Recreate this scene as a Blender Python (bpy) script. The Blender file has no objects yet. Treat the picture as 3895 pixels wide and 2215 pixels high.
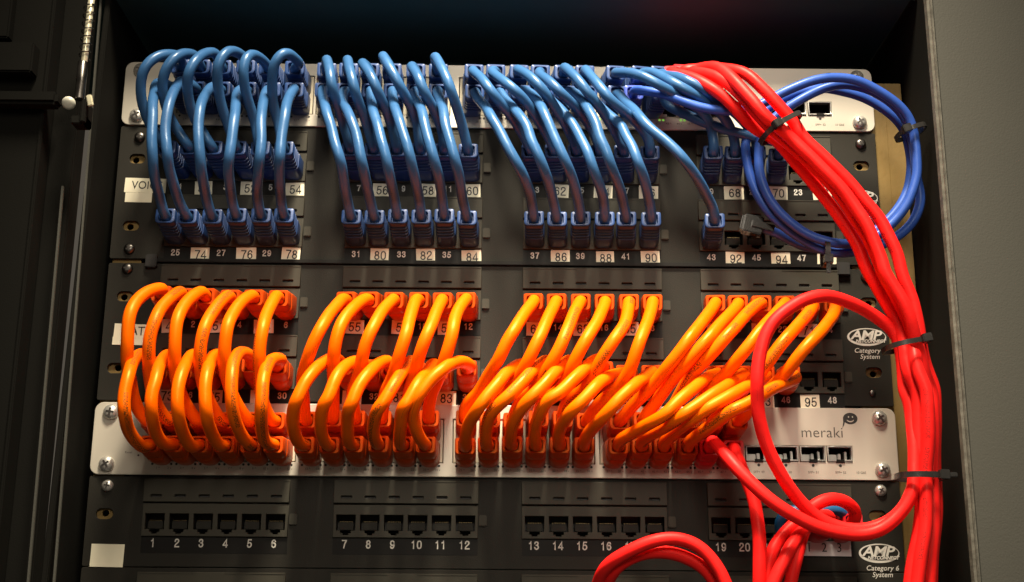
import bpy, bmesh, math, random
from mathutils import Vector, Matrix, Euler
random.seed(7)
S = 0.001                                   # everything below is laid out in millimetres
scene = bpy.context.scene
COL = scene.collection
# ------------------------------------------------------------------ camera, world, lamps, exposure
cam_d = bpy.data.cameras.new('camera'); cam = bpy.data.objects.new('camera', cam_d); COL.objects.link(cam)
cam_d.sensor_width = 36; cam_d.lens = 45.0; cam_d.clip_start = 0.02; cam_d.clip_end = 20
cam.matrix_world = Matrix(((0.999938, -0.008728, -0.006878, 0.003715), (-0.008867, -0.253646, -0.967256, -0.767481), (0.006698, 0.967258, -0.253708, -0.085545), (0.000000, 0.000000, 0.000000, 1.000000)))
scene.camera = cam
world = bpy.data.worlds.new('World'); scene.world = world; world.use_nodes = True
bg = world.node_tree.nodes['Background']
bg.inputs[0].default_value = (1.0, 0.86, 0.68, 1); bg.inputs[1].default_value = 0.085
def lamp(name, loc, target, size, power, colour, size_y=None, spread=180):
    d = bpy.data.lights.new(name, 'AREA'); d.energy = power; d.color = colour
    d.shape = 'RECTANGLE'; d.size = size; d.size_y = size_y or size; d.spread = math.radians(spread)
    o = bpy.data.objects.new(name, d); COL.objects.link(o); o.location = loc
    o.rotation_euler = (Vector(target) - Vector(loc)).to_track_quat('-Z', 'Y').to_euler()
    o['kind'] = 'helper'
    return o
lamp('ceiling_lamp', (0.03, -0.45, 0.90), (0.03, -0.03, 0.11), 0.22, 3.95, (1.0, 0.87, 0.67), spread=50)
lamp('room_bounce_lamp', (0.10, -1.25, 0.55), (0.05, 0, 0.12), 0.4, 0.62, (1.0, 0.88, 0.72), spread=44)
vs = scene.view_settings
vs.view_transform = 'Standard'; vs.look = 'None'; vs.exposure = 0; vs.gamma = 1; vs.use_curve_mapping = False

# ------------------------------------------------------------------ materials
def mat(name, col, rough=.5, metal=0, noise=0, nscale=60, bump=0, bscale=400, spec=.5, coat=0, sss=0, tint=None, marks=None, emit=0, vary=0):
    m = bpy.data.materials.new(name); m.use_nodes = True; nt = m.node_tree; b = nt.nodes['Principled BSDF']
    b.inputs['Base Color'].default_value = (*col, 1); b.inputs['Roughness'].default_value = rough
    b.inputs['Metallic'].default_value = metal; b.inputs['Specular IOR Level'].default_value = spec
    b.inputs['Coat Weight'].default_value = coat
    if sss:
        b.inputs['Subsurface Weight'].default_value = sss; b.inputs['Subsurface Radius'].default_value = (1, .35, .1)
        b.inputs['Subsurface Scale'].default_value = .0018
    if tint: b.inputs['Specular Tint'].default_value = (*tint, 1)
    if emit:
        b.inputs['Emission Color'].default_value = (*col, 1); b.inputs['Emission Strength'].default_value = emit
    tc = nt.nodes.new('ShaderNodeTexCoord')
    src = None
    if noise:
        n = nt.nodes.new('ShaderNodeTexNoise'); n.inputs['Scale'].default_value = nscale; n.inputs['Detail'].default_value = 5
        nt.links.new(tc.outputs['Object'], n.inputs['Vector'])
        r = nt.nodes.new('ShaderNodeMapRange'); r.inputs[1].default_value = .3; r.inputs[2].default_value = .7
        r.inputs[3].default_value = 1 - noise; r.inputs[4].default_value = 1 + noise
        nt.links.new(n.outputs[0], r.inputs[0])
        mx = nt.nodes.new('ShaderNodeVectorMath'); mx.operation = 'SCALE'; mx.inputs[0].default_value = col
        nt.links.new(r.outputs[0], mx.inputs['Scale']); src = mx.outputs[0]
        rr = nt.nodes.new('ShaderNodeMapRange'); rr.inputs[1].default_value = .3; rr.inputs[2].default_value = .7
        rr.inputs[3].default_value = max(.03, rough - .08); rr.inputs[4].default_value = min(1, rough + .1)
        nt.links.new(n.outputs[0], rr.inputs[0]); nt.links.new(rr.outputs[0], b.inputs['Roughness'])
    if vary:
        oi = nt.nodes.new('ShaderNodeObjectInfo'); hs = nt.nodes.new('ShaderNodeHueSaturation')
        r = nt.nodes.new('ShaderNodeMapRange'); r.inputs[3].default_value = 1 - vary; r.inputs[4].default_value = 1 + vary
        nt.links.new(oi.outputs['Random'], r.inputs[0]); nt.links.new(r.outputs[0], hs.inputs['Value'])
        if src: nt.links.new(src, hs.inputs['Color'])
        else: hs.inputs['Color'].default_value = (*col, 1)
        src = hs.outputs[0]
    if marks:                                # faint lettering printed along the jacket, laid out on the UV of the cord
        uv = nt.nodes.new('ShaderNodeSeparateXYZ'); nt.links.new(tc.outputs['UV'], uv.inputs[0])
        a = nt.nodes.new('ShaderNodeMath'); a.operation = 'SUBTRACT'; a.inputs[1].default_value = .5
        nt.links.new(uv.outputs[0], a.inputs[0])
        ab = nt.nodes.new('ShaderNodeMath'); ab.operation = 'ABSOLUTE'; nt.links.new(a.outputs[0], ab.inputs[0])
        lt = nt.nodes.new('ShaderNodeMath'); lt.operation = 'LESS_THAN'; lt.inputs[1].default_value = .06
        nt.links.new(ab.outputs[0], lt.inputs[0])
        sc = nt.nodes.new('ShaderNodeCombineXYZ')
        m1 = nt.nodes.new('ShaderNodeMath'); m1.operation = 'MULTIPLY'; m1.inputs[1].default_value = 26
        m2 = nt.nodes.new('ShaderNodeMath'); m2.operation = 'MULTIPLY'; m2.inputs[1].default_value = .9
        nt.links.new(uv.outputs[0], m1.inputs[0]); nt.links.new(uv.outputs[1], m2.inputs[0])
        nt.links.new(m1.outputs[0], sc.inputs[0]); nt.links.new(m2.outputs[0], sc.inputs[1])
        n = nt.nodes.new('ShaderNodeTexNoise'); n.inputs['Scale'].default_value = 1.6; n.inputs['Detail'].default_value = 1
        nt.links.new(sc.outputs[0], n.inputs['Vector'])
        gt = nt.nodes.new('ShaderNodeMath'); gt.operation = 'GREATER_THAN'; gt.inputs[1].default_value = .50
        nt.links.new(n.outputs[0], gt.inputs[0])
        w = nt.nodes.new('ShaderNodeTexNoise'); w.noise_dimensions = '1D'; w.inputs['Scale'].default_value = .045; w.inputs['Detail'].default_value = 0
        nt.links.new(uv.outputs[1], w.inputs['W'])
        g2 = nt.nodes.new('ShaderNodeMath'); g2.operation = 'GREATER_THAN'; g2.inputs[1].default_value = .45
        nt.links.new(w.outputs[0], g2.inputs[0])
        p = nt.nodes.new('ShaderNodeMath'); p.operation = 'MULTIPLY'; nt.links.new(gt.outputs[0], p.inputs[0]); nt.links.new(lt.outputs[0], p.inputs[1])
        q = nt.nodes.new('ShaderNodeMath'); q.operation = 'MULTIPLY'; nt.links.new(p.outputs[0], q.inputs[0]); nt.links.new(g2.outputs[0], q.inputs[1])
        q3 = nt.nodes.new('ShaderNodeMath'); q3.operation = 'MULTIPLY'; q3.inputs[1].default_value = .95; nt.links.new(q.outputs[0], q3.inputs[0])
        mx = nt.nodes.new('ShaderNodeMix'); mx.data_type = 'RGBA'; nt.links.new(q3.outputs[0], mx.inputs[0])
        if src: nt.links.new(src, mx.inputs[6])
        else: mx.inputs[6].default_value = (*col, 1)
        mx.inputs[7].default_value = (*marks, 1); src = mx.outputs[2]
    if src: nt.links.new(src, b.inputs['Base Color'])
    if bump:
        n = nt.nodes.new('ShaderNodeTexNoise'); n.inputs['Scale'].default_value = bscale; n.inputs['Detail'].default_value = 3
        nt.links.new(tc.outputs['Object'], n.inputs['Vector'])
        bp = nt.nodes.new('ShaderNodeBump'); bp.inputs['Strength'].default_value = bump; bp.inputs['Distance'].default_value = .0004
        nt.links.new(n.outputs[0], bp.inputs['Height']); nt.links.new(bp.outputs[0], b.inputs['Normal'])
    return m
M = {
 'blue':   mat('blue_jacket', (.030, .098, .235), .33, spec=.42, tint=(.7, .85, 1), noise=.06, nscale=90, bump=.25, bscale=260, vary=.08, marks=(.03, .08, .2)),
 'royal':  mat('royal_blue_jacket', (.030, .085, .38), .38, spec=.35, tint=(.6, .75, 1), noise=.06, nscale=90, bump=.2, bscale=260),
 'sky':    mat('sky_blue_jacket', (.01, .12, .3), .4, noise=.06, nscale=90),
 'orange': mat('orange_jacket', (.92, .130, .0), .38, spec=.6, tint=(1, .6, .1), noise=.05, nscale=90, bump=.2, bscale=260, sss=.06, vary=.05, marks=(.10, .04, .01)),
 'red':    mat('red_jacket', (.86, .014, .013), .46, spec=.4, tint=(1, .35, .3), noise=.07, nscale=90, bump=.3, bscale=260, vary=.04, marks=(.35, .01, .01)),
 'blue_b': mat('blue_boot_plastic', (.018, .052, .17), .4, noise=.06, nscale=120, vary=.06),
 'royal_b': mat('royal_boot_plastic', (.045, .085, .42), .38, noise=.06, nscale=120),
 'sky_b': mat('sky_boot_plastic', (.02, .22, .5), .38, noise=.06, nscale=120),
 'orange_b': mat('orange_boot_plastic', (.52, .062, .005), .4, spec=.5, tint=(1, .55, .15), noise=.05, nscale=120, sss=.1, vary=.05),
 'red_b':  mat('red_boot_plastic', (.6, .010, .016), .38, noise=.06, nscale=120),
 'plate':  mat('black_powder_coat', (.020, .0185, .0145), .58, spec=.16, noise=.12, nscale=9, bump=.3, bscale=1800),
 'module': mat('charcoal_plastic', (.047, .044, .033), .55, spec=.2, noise=.08, nscale=14, bump=.1, bscale=1500),
 'cavity': mat('black_plastic', (.010, .009, .008), .6),
 'strip':  mat('black_number_strip', (.0085, .008, .007), .5, spec=.15, noise=.1, nscale=20),
 'face':   mat('pale_grey_painted_steel', (.58, .54, .455), .4, metal=.15, noise=.05, nscale=7, bump=.06, bscale=2500),
 'cream':  mat('cream_port_bezel', (.62, .56, .42), .4, noise=.04, nscale=40),
 'paper':  mat('label_paper', (.84, .79, .60), .5, noise=.05, nscale=30),
 'glossy_paper': mat('laminated_label', (.74, .70, .70), .2, noise=.12, nscale=45, bump=.3, bscale=120, coat=.6),
 'ink':    mat('black_ink', (.018, .016, .014), .5),
 'grey_ink': mat('grey_ink', (.085, .075, .06), .5),
 'white':  mat('white_print', (.62, .60, .54), .5),
 'steel':  mat('polished_steel', (.62, .60, .55), .26, metal=.65, noise=.15, nscale=200),
 'cage':   mat('bright_steel_cage', (.42, .41, .38), .34, metal=.8, noise=.2, nscale=90),
 'darksteel': mat('dark_steel', (.14, .13, .12), .3, metal=1, noise=.2, nscale=120),
 'gold':   mat('yellow_zinc', (.21, .135, .038), .55, metal=.3, noise=.25, nscale=22, bump=.3, bscale=300),
 'interior': mat('bounce_offset_interior_paint', (.046, .080, .075), .9, spec=.0, noise=.12, nscale=6, bump=.25, bscale=1300),  # teal cast offsets the red cable bounce; tone lifted for dim light
 'cabinet': mat('black_cabinet_paint', (.0085, .0082, .0068), .8, spec=.08, noise=.15, nscale=6, bump=.25, bscale=1300),
 'gold_shaded': mat('shaded_yellow_zinc', (.05, .045, .02), .6, noise=.2),  # yellow zinc with shade painted in, for the left rail flange
 'cabinet_grey': mat('grey_cabinet_paint', (.068, .067, .056), .65, spec=.3, noise=.06, nscale=5, bump=.3, bscale=900),
 'edge':   mat('pale_speckled_edge', (.13, .122, .10), .45, spec=.3, noise=.35, nscale=160, bump=.5, bscale=500),  # edge strip lighter and more speckled than the panel paint
 'tie':    mat('black_nylon', (.022, .021, .02), .28, noise=.15, nscale=100),
 'clear':  mat('clear_connector', (.018, .017, .015), .15, coat=.3),
 'led':    mat('green_led', (.35, .9, .12), .4, emit=.5),
 'copper': mat('gold_contacts', (.16, .12, .06), .4, metal=1),
 'knob': mat('bright_nickel', (.9, .88, .74), .35, metal=.2),
 'hingesteel': mat('hinge_steel', (.85, .80, .58), .3, metal=.45, noise=.1, nscale=150),
}

# ------------------------------------------------------------------ helpers
def tag(o, label=None, cat=None, group=None, kind=None):
    if label: o['label'] = label
    if cat: o['category'] = cat
    if group: o['group'] = group
    if kind: o['kind'] = kind
    return o
def thing(name, loc, label, cat, group=None):
    o = bpy.data.objects.new(name, None); o.empty_display_size = .01; COL.objects.link(o)
    o.location = Vector(loc) * S
    return tag(o, label, cat, group)
def link(name, me, m, parent=None, loc=(0, 0, 0), rot=(0, 0, 0), label=None):
    o = bpy.data.objects.new(name, me); COL.objects.link(o)
    if m and not me.materials: me.materials.append(M[m])
    o.parent = parent; o.location = Vector(loc) * S; o.rotation_euler = rot
    if label: o['label'] = label
    return o
def finish(bm, name, smooth=None):
    for v in bm.verts: v.co *= S
    me = bpy.data.meshes.new(name); bm.normal_update(); bm.to_mesh(me); bm.free()
    if smooth is not None:
        for p in me.polygons: p.use_smooth = True
        if smooth < 3: me.set_sharp_from_angle(angle=smooth)
    return me
def box(bm, x0, x1, y0, y1, z0, z1, bev=0):
    g = bmesh.ops.create_cube(bm, size=1)
    for v in g['verts']:
        v.co = Vector((x0 + (v.co.x + .5) * (x1 - x0), y0 + (v.co.y + .5) * (y1 - y0), z0 + (v.co.z + .5) * (z1 - z0)))
    if bev:
        es = list({e for v in g['verts'] for e in v.link_edges})
        bmesh.ops.bevel(bm, geom=es, offset=bev, segments=2, affect='EDGES')
def boxes(name, L, bev=0):
    bm = bmesh.new()
    for b in L: box(bm, *b[:6], bev=(b[6] if len(b) > 6 else bev))
    return finish(bm, name)
def rrect(x0, z0, x1, z1, r, n=5):
    out = []
    for cx, cz, a0 in ((x1 - r, z0 + r, -90), (x1 - r, z1 - r, 0), (x0 + r, z1 - r, 90), (x0 + r, z0 + r, 180)):
        for i in range(n + 1):
            a = math.radians(a0 + 90 * i / n); out.append((cx + r * math.cos(a), cz + r * math.sin(a)))
    return out
def rect(x0, z0, x1, z1): return [(x0, z0), (x1, z0), (x1, z1), (x0, z1)]
def ellipse(cx, cz, a, b, n=20): return [(cx + a * math.cos(t * 2 * math.pi / n), cz + b * math.sin(t * 2 * math.pi / n)) for t in range(n)]
def plate(name, outer, holes, yf, depth, bev=0.25):
    """a sheet in the X-Z plane with real holes; its front face at y = yf, going back by depth"""
    cu = bpy.data.curves.new(name, 'CURVE'); cu.dimensions = '2D'; cu.fill_mode = 'BOTH'
    cu.extrude = depth / 2 - bev; cu.bevel_depth = bev; cu.bevel_resolution = 1; cu.offset = -bev
    for poly in [outer] + holes:
        sp = cu.splines.new('POLY'); sp.points.add(len(poly) - 1); sp.use_cyclic_u = True
        for p, (x, z) in zip(sp.points, poly): p.co = (x, z, 0, 1)
    ob = bpy.data.objects.new('tmp', cu); me = bpy.data.meshes.new_from_object(ob)
    bpy.data.objects.remove(ob); bpy.data.curves.remove(cu)
    for v in me.vertices:
        x, y, z = v.co; v.co = Vector((x, yf + depth / 2 - z, y)) * S
    me.name = name
    return me
_tc = {}
def text(body, size, bold=0, shear=0, space=1, depth=.12, align='CENTER', narrow=1):
    k = (body, size, bold, shear, space, narrow)
    if k not in _tc:
        cu = bpy.data.curves.new('t', 'FONT'); cu.body = body; cu.size = size; cu.offset = bold; cu.shear = shear
        cu.space_character = space; cu.align_x = align; cu.align_y = 'CENTER'; cu.extrude = depth / 2; cu.resolution_u = 3
        cu.space_line = .85
        ob = bpy.data.objects.new('tmp', cu); me = bpy.data.meshes.new_from_object(ob)
        bpy.data.objects.remove(ob); bpy.data.curves.remove(cu)
        for v in me.vertices:
            x, y, z = v.co; v.co = Vector((x * narrow, -z, y)) * S
        me.name = 'lettering'; _tc[k] = me
    return _tc[k]
GL = {'0': [[(2,7),(3.1,6.6),(3.7,5.4),(3.8,3.5),(3.7,1.6),(3.1,.4),(2,0),(.9,.4),(.3,1.6),(.2,3.5),(.3,5.4),(.9,6.6),(2,7)]],
 '1': [[(.9,5.5),(1.7,5.8),(2.3,7),(2.3,0)]], '2': [[(.3,5),(.5,6.3),(1.3,7),(2.7,7),(3.5,6.3),(3.6,5.1),(3,4),(1.2,2.4),(.4,1.2),(.3,0),(3.8,0)]],
 '3': [[(.3,5.4),(.7,6.6),(1.9,7),(3.1,6.6),(3.4,5.4),(2.9,4.1),(1.7,3.8),(3.1,3.4),(3.7,2),(3.2,.6),(1.9,0),(.7,.4),(.2,1.7)]],
 '4': [[(3,0),(3,7),(.1,2.1),(.1,1.7),(3.9,1.7)]], '5': [[(3.5,7),(.9,7),(.4,3.4),(1.4,4.3),(2.6,4.3),(3.6,3.3),(3.7,1.8),(3,.5),(1.8,0),(.7,.4),(.2,1.6)]],
 '6': [[(3.5,5.6),(3,6.7),(1.9,7),(.9,6.3),(.3,4.6),(.2,2.6),(.6,.8),(1.9,0),(3.2,.6),(3.7,2.2),(3.1,3.9),(1.9,4.3),(.8,3.7),(.3,2.4)]],
 '7': [[(.2,7),(3.8,7),(3.7,6.4),(2.4,3.8),(1.6,0)]], '8': [[(2,3.8),(3.1,4.2),(3.5,5.4),(3,6.6),(2,7),(1,6.6),(.5,5.4),(.9,4.2),(2,3.8),(3.3,3.2),(3.8,1.9),(3.2,.5),(2,0),(.8,.5),(.2,1.9),(.7,3.2),(2,3.8)]],
 '9': [[(.5,1.4),(1,.3),(2.1,0),(3.1,.7),(3.7,2.4),(3.8,4.4),(3.4,6.2),(2.1,7),(.8,6.4),(.3,4.8),(.9,3.1),(2.1,2.7),(3.2,3.3),(3.7,4.6)]]}
def numeral(body, h, wt):
    """plain grotesque figures: mitred ribbons, h high and wt thick"""
    k = (body, h, wt, 'n')
    if k in _tc: return _tc[k]
    sc = (h - wt) / 7; adv = 3.9 * sc + wt * 1.55; x0 = -len(body) * adv / 2 + wt / 2
    V = []; F = []
    for ch in body:
        for st in GL.get(ch, []):
            P = [Vector((x0 + x * sc, (z - 3.5) * sc)) for x, z in st]
            closed = (P[0] - P[-1]).length < 1e-6 and len(P) > 3
            b = len(V)
            for i, p in enumerate(P):
                d1 = (P[i] - P[i - 1]).normalized() if i else ((P[0] - P[-2]).normalized() if closed else None)
                d2 = (P[i + 1] - P[i]).normalized() if i < len(P) - 1 else ((P[1] - P[0]).normalized() if closed else None)
                d1 = d1 or d2; d2 = d2 or d1
                n = Vector((-(d1 + d2).y, (d1 + d2).x))
                n = n.normalized() if n.length > 1e-6 else Vector((-d1.y, d1.x))
                n *= wt / 2 / max(.5, abs(n.dot(Vector((-d1.y, d1.x)))))
                e = Vector((0, 0)) if closed else (-d2 * wt * .45 if i == 0 else (d1 * wt * .45 if i == len(P) - 1 else Vector((0, 0))))
                V += [((p + n + e).x, -.06, (p + n + e).y), ((p - n + e).x, -.06, (p - n + e).y)]
            for i in range(len(P) - 1): F.append((b + 2 * i + 1, b + 2 * i + 3, b + 2 * i + 2, b + 2 * i))
        x0 += adv
    me = bpy.data.meshes.new('numeral'); me.from_pydata([Vector(v) * S for v in V], [], F); me.update(); _tc[k] = me
    return me
def add_number(body, h, wt, m, parent, x, y, z):
    me = numeral(body, h, wt)
    if me.materials and me.materials[0] != M[m]: me = me.copy(); me.materials.clear()
    return link('number', me, m, parent, (x, y, z))
def add_text(name, body, size, m, parent, x, y, z, rot=0, **k):
    me = text(body, size, **k)
    if me.materials and me.materials[0] != M[m]: me = me.copy(); me.materials.clear()
    return link(name, me, m, parent, (x, y, z), (0, rot, 0))
def tube(name, pts, r, sides=12, step=1.6, smooth_iter=5, closed_ends=True, base=None):
    """a round cord through the points: Catmull-Rom, relaxed, swept with a parallel frame; UV = (round, mm along)"""
    P = [Vector(p) for p in pts]; P = [P[0] * 2 - P[1]] + P + [P[-1] * 2 - P[-2]]
    Q = []
    for i in range(1, len(P) - 2):
        a, b, c, d = P[i - 1:i + 3]; n = max(2, int((c - b).length / step))
        for j in range(n):
            t = j / n
            Q.append(.5 * ((2 * b) + (c - a) * t + (2 * a - 5 * b + 4 * c - d) * t * t + (3 * b - a - 3 * c + d) * t ** 3))
    Q.append(P[-2])
    if base is not None:                    # hand-plugged cords are never perfectly smooth arcs
        ph = [random.uniform(0, 6.28) for _ in range(6)]; n = len(Q) - 1
        for i in range(n + 1):
            w = min(1, i / 14, (n - i) / 14) * .35; s = i * step
            Q[i] = Q[i] + Vector((math.sin(s * .11 + ph[0]) + .5 * math.sin(s * .27 + ph[1]), math.sin(s * .09 + ph[2]) + .4 * math.sin(s * .23 + ph[3]), .6 * math.sin(s * .13 + ph[4]))) * w
    for _ in range(smooth_iter * 3):
        Q = [Q[0]] + [Q[i] * .5 + (Q[i - 1] + Q[i + 1]) * .25 for i in range(1, len(Q) - 1)] + [Q[-1]]
    o = Vector(base) if base else Vector((0, 0, 0))
    T = [(Q[min(i + 1, len(Q) - 1)] - Q[max(i - 1, 0)]).normalized() for i in range(len(Q))]
    N = T[0].cross(Vector((1, 0, 0)));  N = N if N.length > .1 else T[0].cross(Vector((0, 0, 1)))
    N.normalize(); V = []; F = []; L = [0]; rad = r
    for i, q in enumerate(Q):
        if i: L.append(L[-1] + (q - Q[i - 1]).length)
        N = (N - T[i] * N.dot(T[i])).normalized(); B = T[i].cross(N)
        for s in range(sides):
            a = 2 * math.pi * s / sides; V.append((q - o + (N * math.cos(a) + B * math.sin(a)) * rad) * S)
    for i in range(len(Q) - 1):
        for s in range(sides):
            t = (s + 1) % sides; F.append((i * sides + s, i * sides + t, (i + 1) * sides + t, (i + 1) * sides + s))
    nq = len(F)
    F.append(tuple(range(sides))[::-1]); F.append(tuple((len(Q) - 1) * sides + s for s in range(sides)))
    me = bpy.data.meshes.new(name); me.from_pydata(V, [], F); uv = me.uv_layers.new(name='UVMap').data
    off = random.uniform(0, 500); roll = random.choice([.0, .15, .35, .6, .85])
    for i in range(len(Q) - 1):
        for s in range(sides):
            k = (i * sides + s) * 4
            for c, (u, v) in enumerate(((s, L[i]), (s + 1, L[i]), (s + 1, L[i + 1]), (s, L[i + 1]))):
                uv[k + c].uv = ((u / sides + roll) % 1.0001, v + off)
    for p in me.polygons[:nq]: p.use_smooth = True
    for p in list(me.polygons)[:nq]: p.use_smooth = True
    me.update(); return me
def lathe(bm, prof, n=24, axis='Y', c=(0, 0, 0)):
    rings = []
    for r, h in prof:
        ring = []
        for i in range(n):
            a = 2 * math.pi * i / n; u, w = r * math.cos(a), r * math.sin(a)
            co = {'Y': (u, -h, w), 'Z': (u, w, h), 'X': (h, u, w)}[axis]
            ring.append(bm.verts.new((co[0] + c[0], co[1] + c[1], co[2] + c[2])))
        rings.append(ring)
    for a, b in zip(rings, rings[1:]):
        for i in range(n):
            j = (i + 1) % n; bm.faces.new((a[i], a[j], b[j], b[i]))
    bm.faces.new(rings[-1]); bm.faces.new(rings[0][::-1])
    bmesh.ops.recalc_face_normals(bm, faces=bm.faces)

# ------------------------------------------------------------------ cabinet
cab = thing('cabinet', (0, 0, -60), 'dark steel equipment cabinet around the rack, its pale grey right edge in front', 'cabinet')
def cpart(name, L, m, bev=.5, label=None): return link(name, boxes(name, L, bev), m, cab, (0, 0, 60), label=label)
cpart('back_wall', [(-330, 330, 300, 303, -220, 330)], 'interior')
cpart('roof', [(-330, 261.5, -37, 300, 302, 306), (-330, 261.5, -40, -37.2, 297, 306)], 'interior')
cpart('roof_seam', [(-262, 255, 70, 74, 299.4, 301.8)], 'interior')
cpart('right_side_wall', [(262.2, 264.5, -50, 300, -220, 306)], 'cabinet')
cpart('right_front_panel', [(264.8, 430, -56, -53, -220, 420)], 'cabinet_grey', .8, 'pale grey flat panel beside the opening')
cpart('right_front_edge', [(261.2, 264.6, -58.5, -50.5, -220, 420, 1.6)], 'edge', 1.6, 'paler speckled rounded edge')
bm = bmesh.new()
box(bm, -252, -248.6, -34, 300, -220, 296, .6); cab_l = finish(bm, 'left_side_wall')
link('left_side_wall', cab_l, 'cabinet', cab, (0, 0, 60), (0, math.radians(.8), 0))
cpart('left_inner_flange', [(-266, -252.3, -52, -49, -220, 300), (-253.3, -252.2, -49, -34, -220, 300)], 'cabinet', .5)
cpart('left_door_panel', [(-420, -268, -64, -60, -220, 420), (-268.5, -266.3, -66, -45, -220, 420)], 'cabinet', .6)
cpart('left_bracket', [(-300, -273, -75, -64.2, 226, 245, 1), (-300, -290, -72, -64.2, 249, 300, 1), (-296, -256, -76, -64.2, 206, 214, 2)], 'cabinet', .6)
ed = bmesh.new()
for (xa, za, xb, zb, y) in ((-250.6, 300, -244.8, -90, -34), (-252.4, 160, -249.2, -90, -62)):
    n0 = len(ed.verts)
    vs_ = [ed.verts.new((x, yy, z)) for x, z in ((xa, za), (xb, zb)) for x, yy in ((x - .6, y - .6), (x + .6, y - .6), (x + .6, y + 1), (x - .6, y + 1))]
    for i in range(4): ed.faces.new((vs_[i], vs_[(i + 1) % 4], vs_[4 + (i + 1) % 4], vs_[4 + i]))
    ed.faces.new(vs_[:4][::-1]); ed.faces.new(vs_[4:])
bmesh.ops.recalc_face_normals(ed, faces=ed.faces)
link('left_edge_trim', finish(ed, 'left_edge_trim'), 'cabinet_grey', cab, (0, 0, 60))

# spring loaded hinge pin on the left
hg = thing('hinge_pin', (-240.8, -80, 233.5), 'spring loaded steel hinge pin with a bright round screw, upper left', 'hinge pin')
bm = bmesh.new(); lathe(bm, [(1.7, 0), (1.9, .4), (1.9, 41), (1.3, 42)], 20, 'Z'); link('pin', finish(bm, 'pin', .6), 'hingesteel', hg, (0, 0, -4), (0, math.radians(1), 0))
coil = [(3.0 * math.cos(t * .5), 3.0 * math.sin(t * .5), t * .5 / (2 * math.pi) * 5.0) for t in range(0, 94)]
link('spring', tube('spring', coil, .42, 8, .8, 0), 'darksteel', hg, (0, 0, -2))
bm = bmesh.new(); lathe(bm, [(2.6, 0), (2.9, .4), (2.9, 23), (2.5, 23.6)], 24, 'Z'); link('sleeve', finish(bm, 'sleeve', .6), 'darksteel', hg, (-.6, 0, -27))
link('bracket', boxes('bracket', [(-4, 4.6, -1, 10, -42, -37, .6), (2.2, 4.6, -4, 10, -42, -28, .6)]), 'cabinet', hg)
bm = bmesh.new(); lathe(bm, [(3.9, 0), (3.9, .8), (3.4, 1.6), (2.0, 2.2), (.1, 2.4)], 28, 'Y')
link('screw_head', finish(bm, 'screw_head', .8), 'knob', hg, (-6.0, -1, -29.5), (math.radians(38), 0, 0))
link('clip', boxes('clip', [(-2.4, .8, -4, -2, -34, -27, .5)]), 'hingesteel', hg, (0, 0, 1), (0, math.radians(-14), 0))

# ------------------------------------------------------------------ rack rails
HOLES = [200, 155.6, 110, 65.5, -22]
for side, lab in ((-1, 'yellow zinc rack rail behind the left ears of the panels'), (1, 'yellow zinc rack rail behind the right ears of the panels')):
    r = thing('rack_rail', (side * 235, 1.6, -60), lab, 'rack rail')
    x0, x1 = sorted((side * 222, side * (250 if side > 0 else 240)))
    me = plate('rail_face', rect(x0 - side * 235, -160, x1 - side * 235, 318), [ellipse(side * -4.3, z + 60, 2.0, 2.0) for z in HOLES], 0, 2)
    link('rail_face', me, 'gold', r)
    xs = sorted((side * 15, side * 26)); link('rail_flange', boxes('rail_flange', [(xs[0], xs[1], 0.1, 2, -160, 318, .2), (side * 25 - .8, side * 25 + .8, 2.2, 90, -160, 318, .2)]), 'gold' if side > 0 else 'gold_shaded', r)

# ------------------------------------------------------------------ screws
def screw_mesh(name, R, H):
    bm = bmesh.new(); lathe(bm, [(R * .98, 0), (R, H * .22), (R * .93, H * .5), (R * .74, H * .78), (R * .45, H * .95), (R * .2, H)], 32, 'Y')
    me = finish(bm, name, .9)
    return me
def cross_mesh(name, R, H):
    bm = bmesh.new()
    w, l = R * .13, R * .5
    box(bm, -l, l, -H - .12, -H * .75, -w, w); box(bm, -w, w, -H - .17, -H * .75, -l, l)
    lathe(bm, [(R * .26, H * .7), (R * .2, H + .22)], 12, 'Y')
    return finish(bm, name)
SC = {'big': (screw_mesh('screw_head', 4.7, 3.4), cross_mesh('cross_recess', 4.7, 3.3)), 'small': (screw_mesh('screw_head', 3.5, 2.6), cross_mesh('cross_recess', 3.5, 2.5))}
def screw(x, z, size, m, lab, y=-2.2, grp=None):
    o = thing('rack_screw', (x, y, z), lab, 'screw', grp)
    h = SC[size][0]
    if h.materials and h.materials[0] != M[m]: h = h.copy(); h.materials.clear()
    rot = random.uniform(-1, 1)
    link('head', h, m, o, rot=(0, rot, 0)); link('cross_slot', SC[size][1], 'darksteel', o, rot=(0, rot + .3, 0))
    bm = bmesh.new(); lathe(bm, [(1.6, -6), (1.6, 0.2)], 12, 'Y'); link('shank', finish(bm, 'shank', .6), 'darksteel', o)

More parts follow.
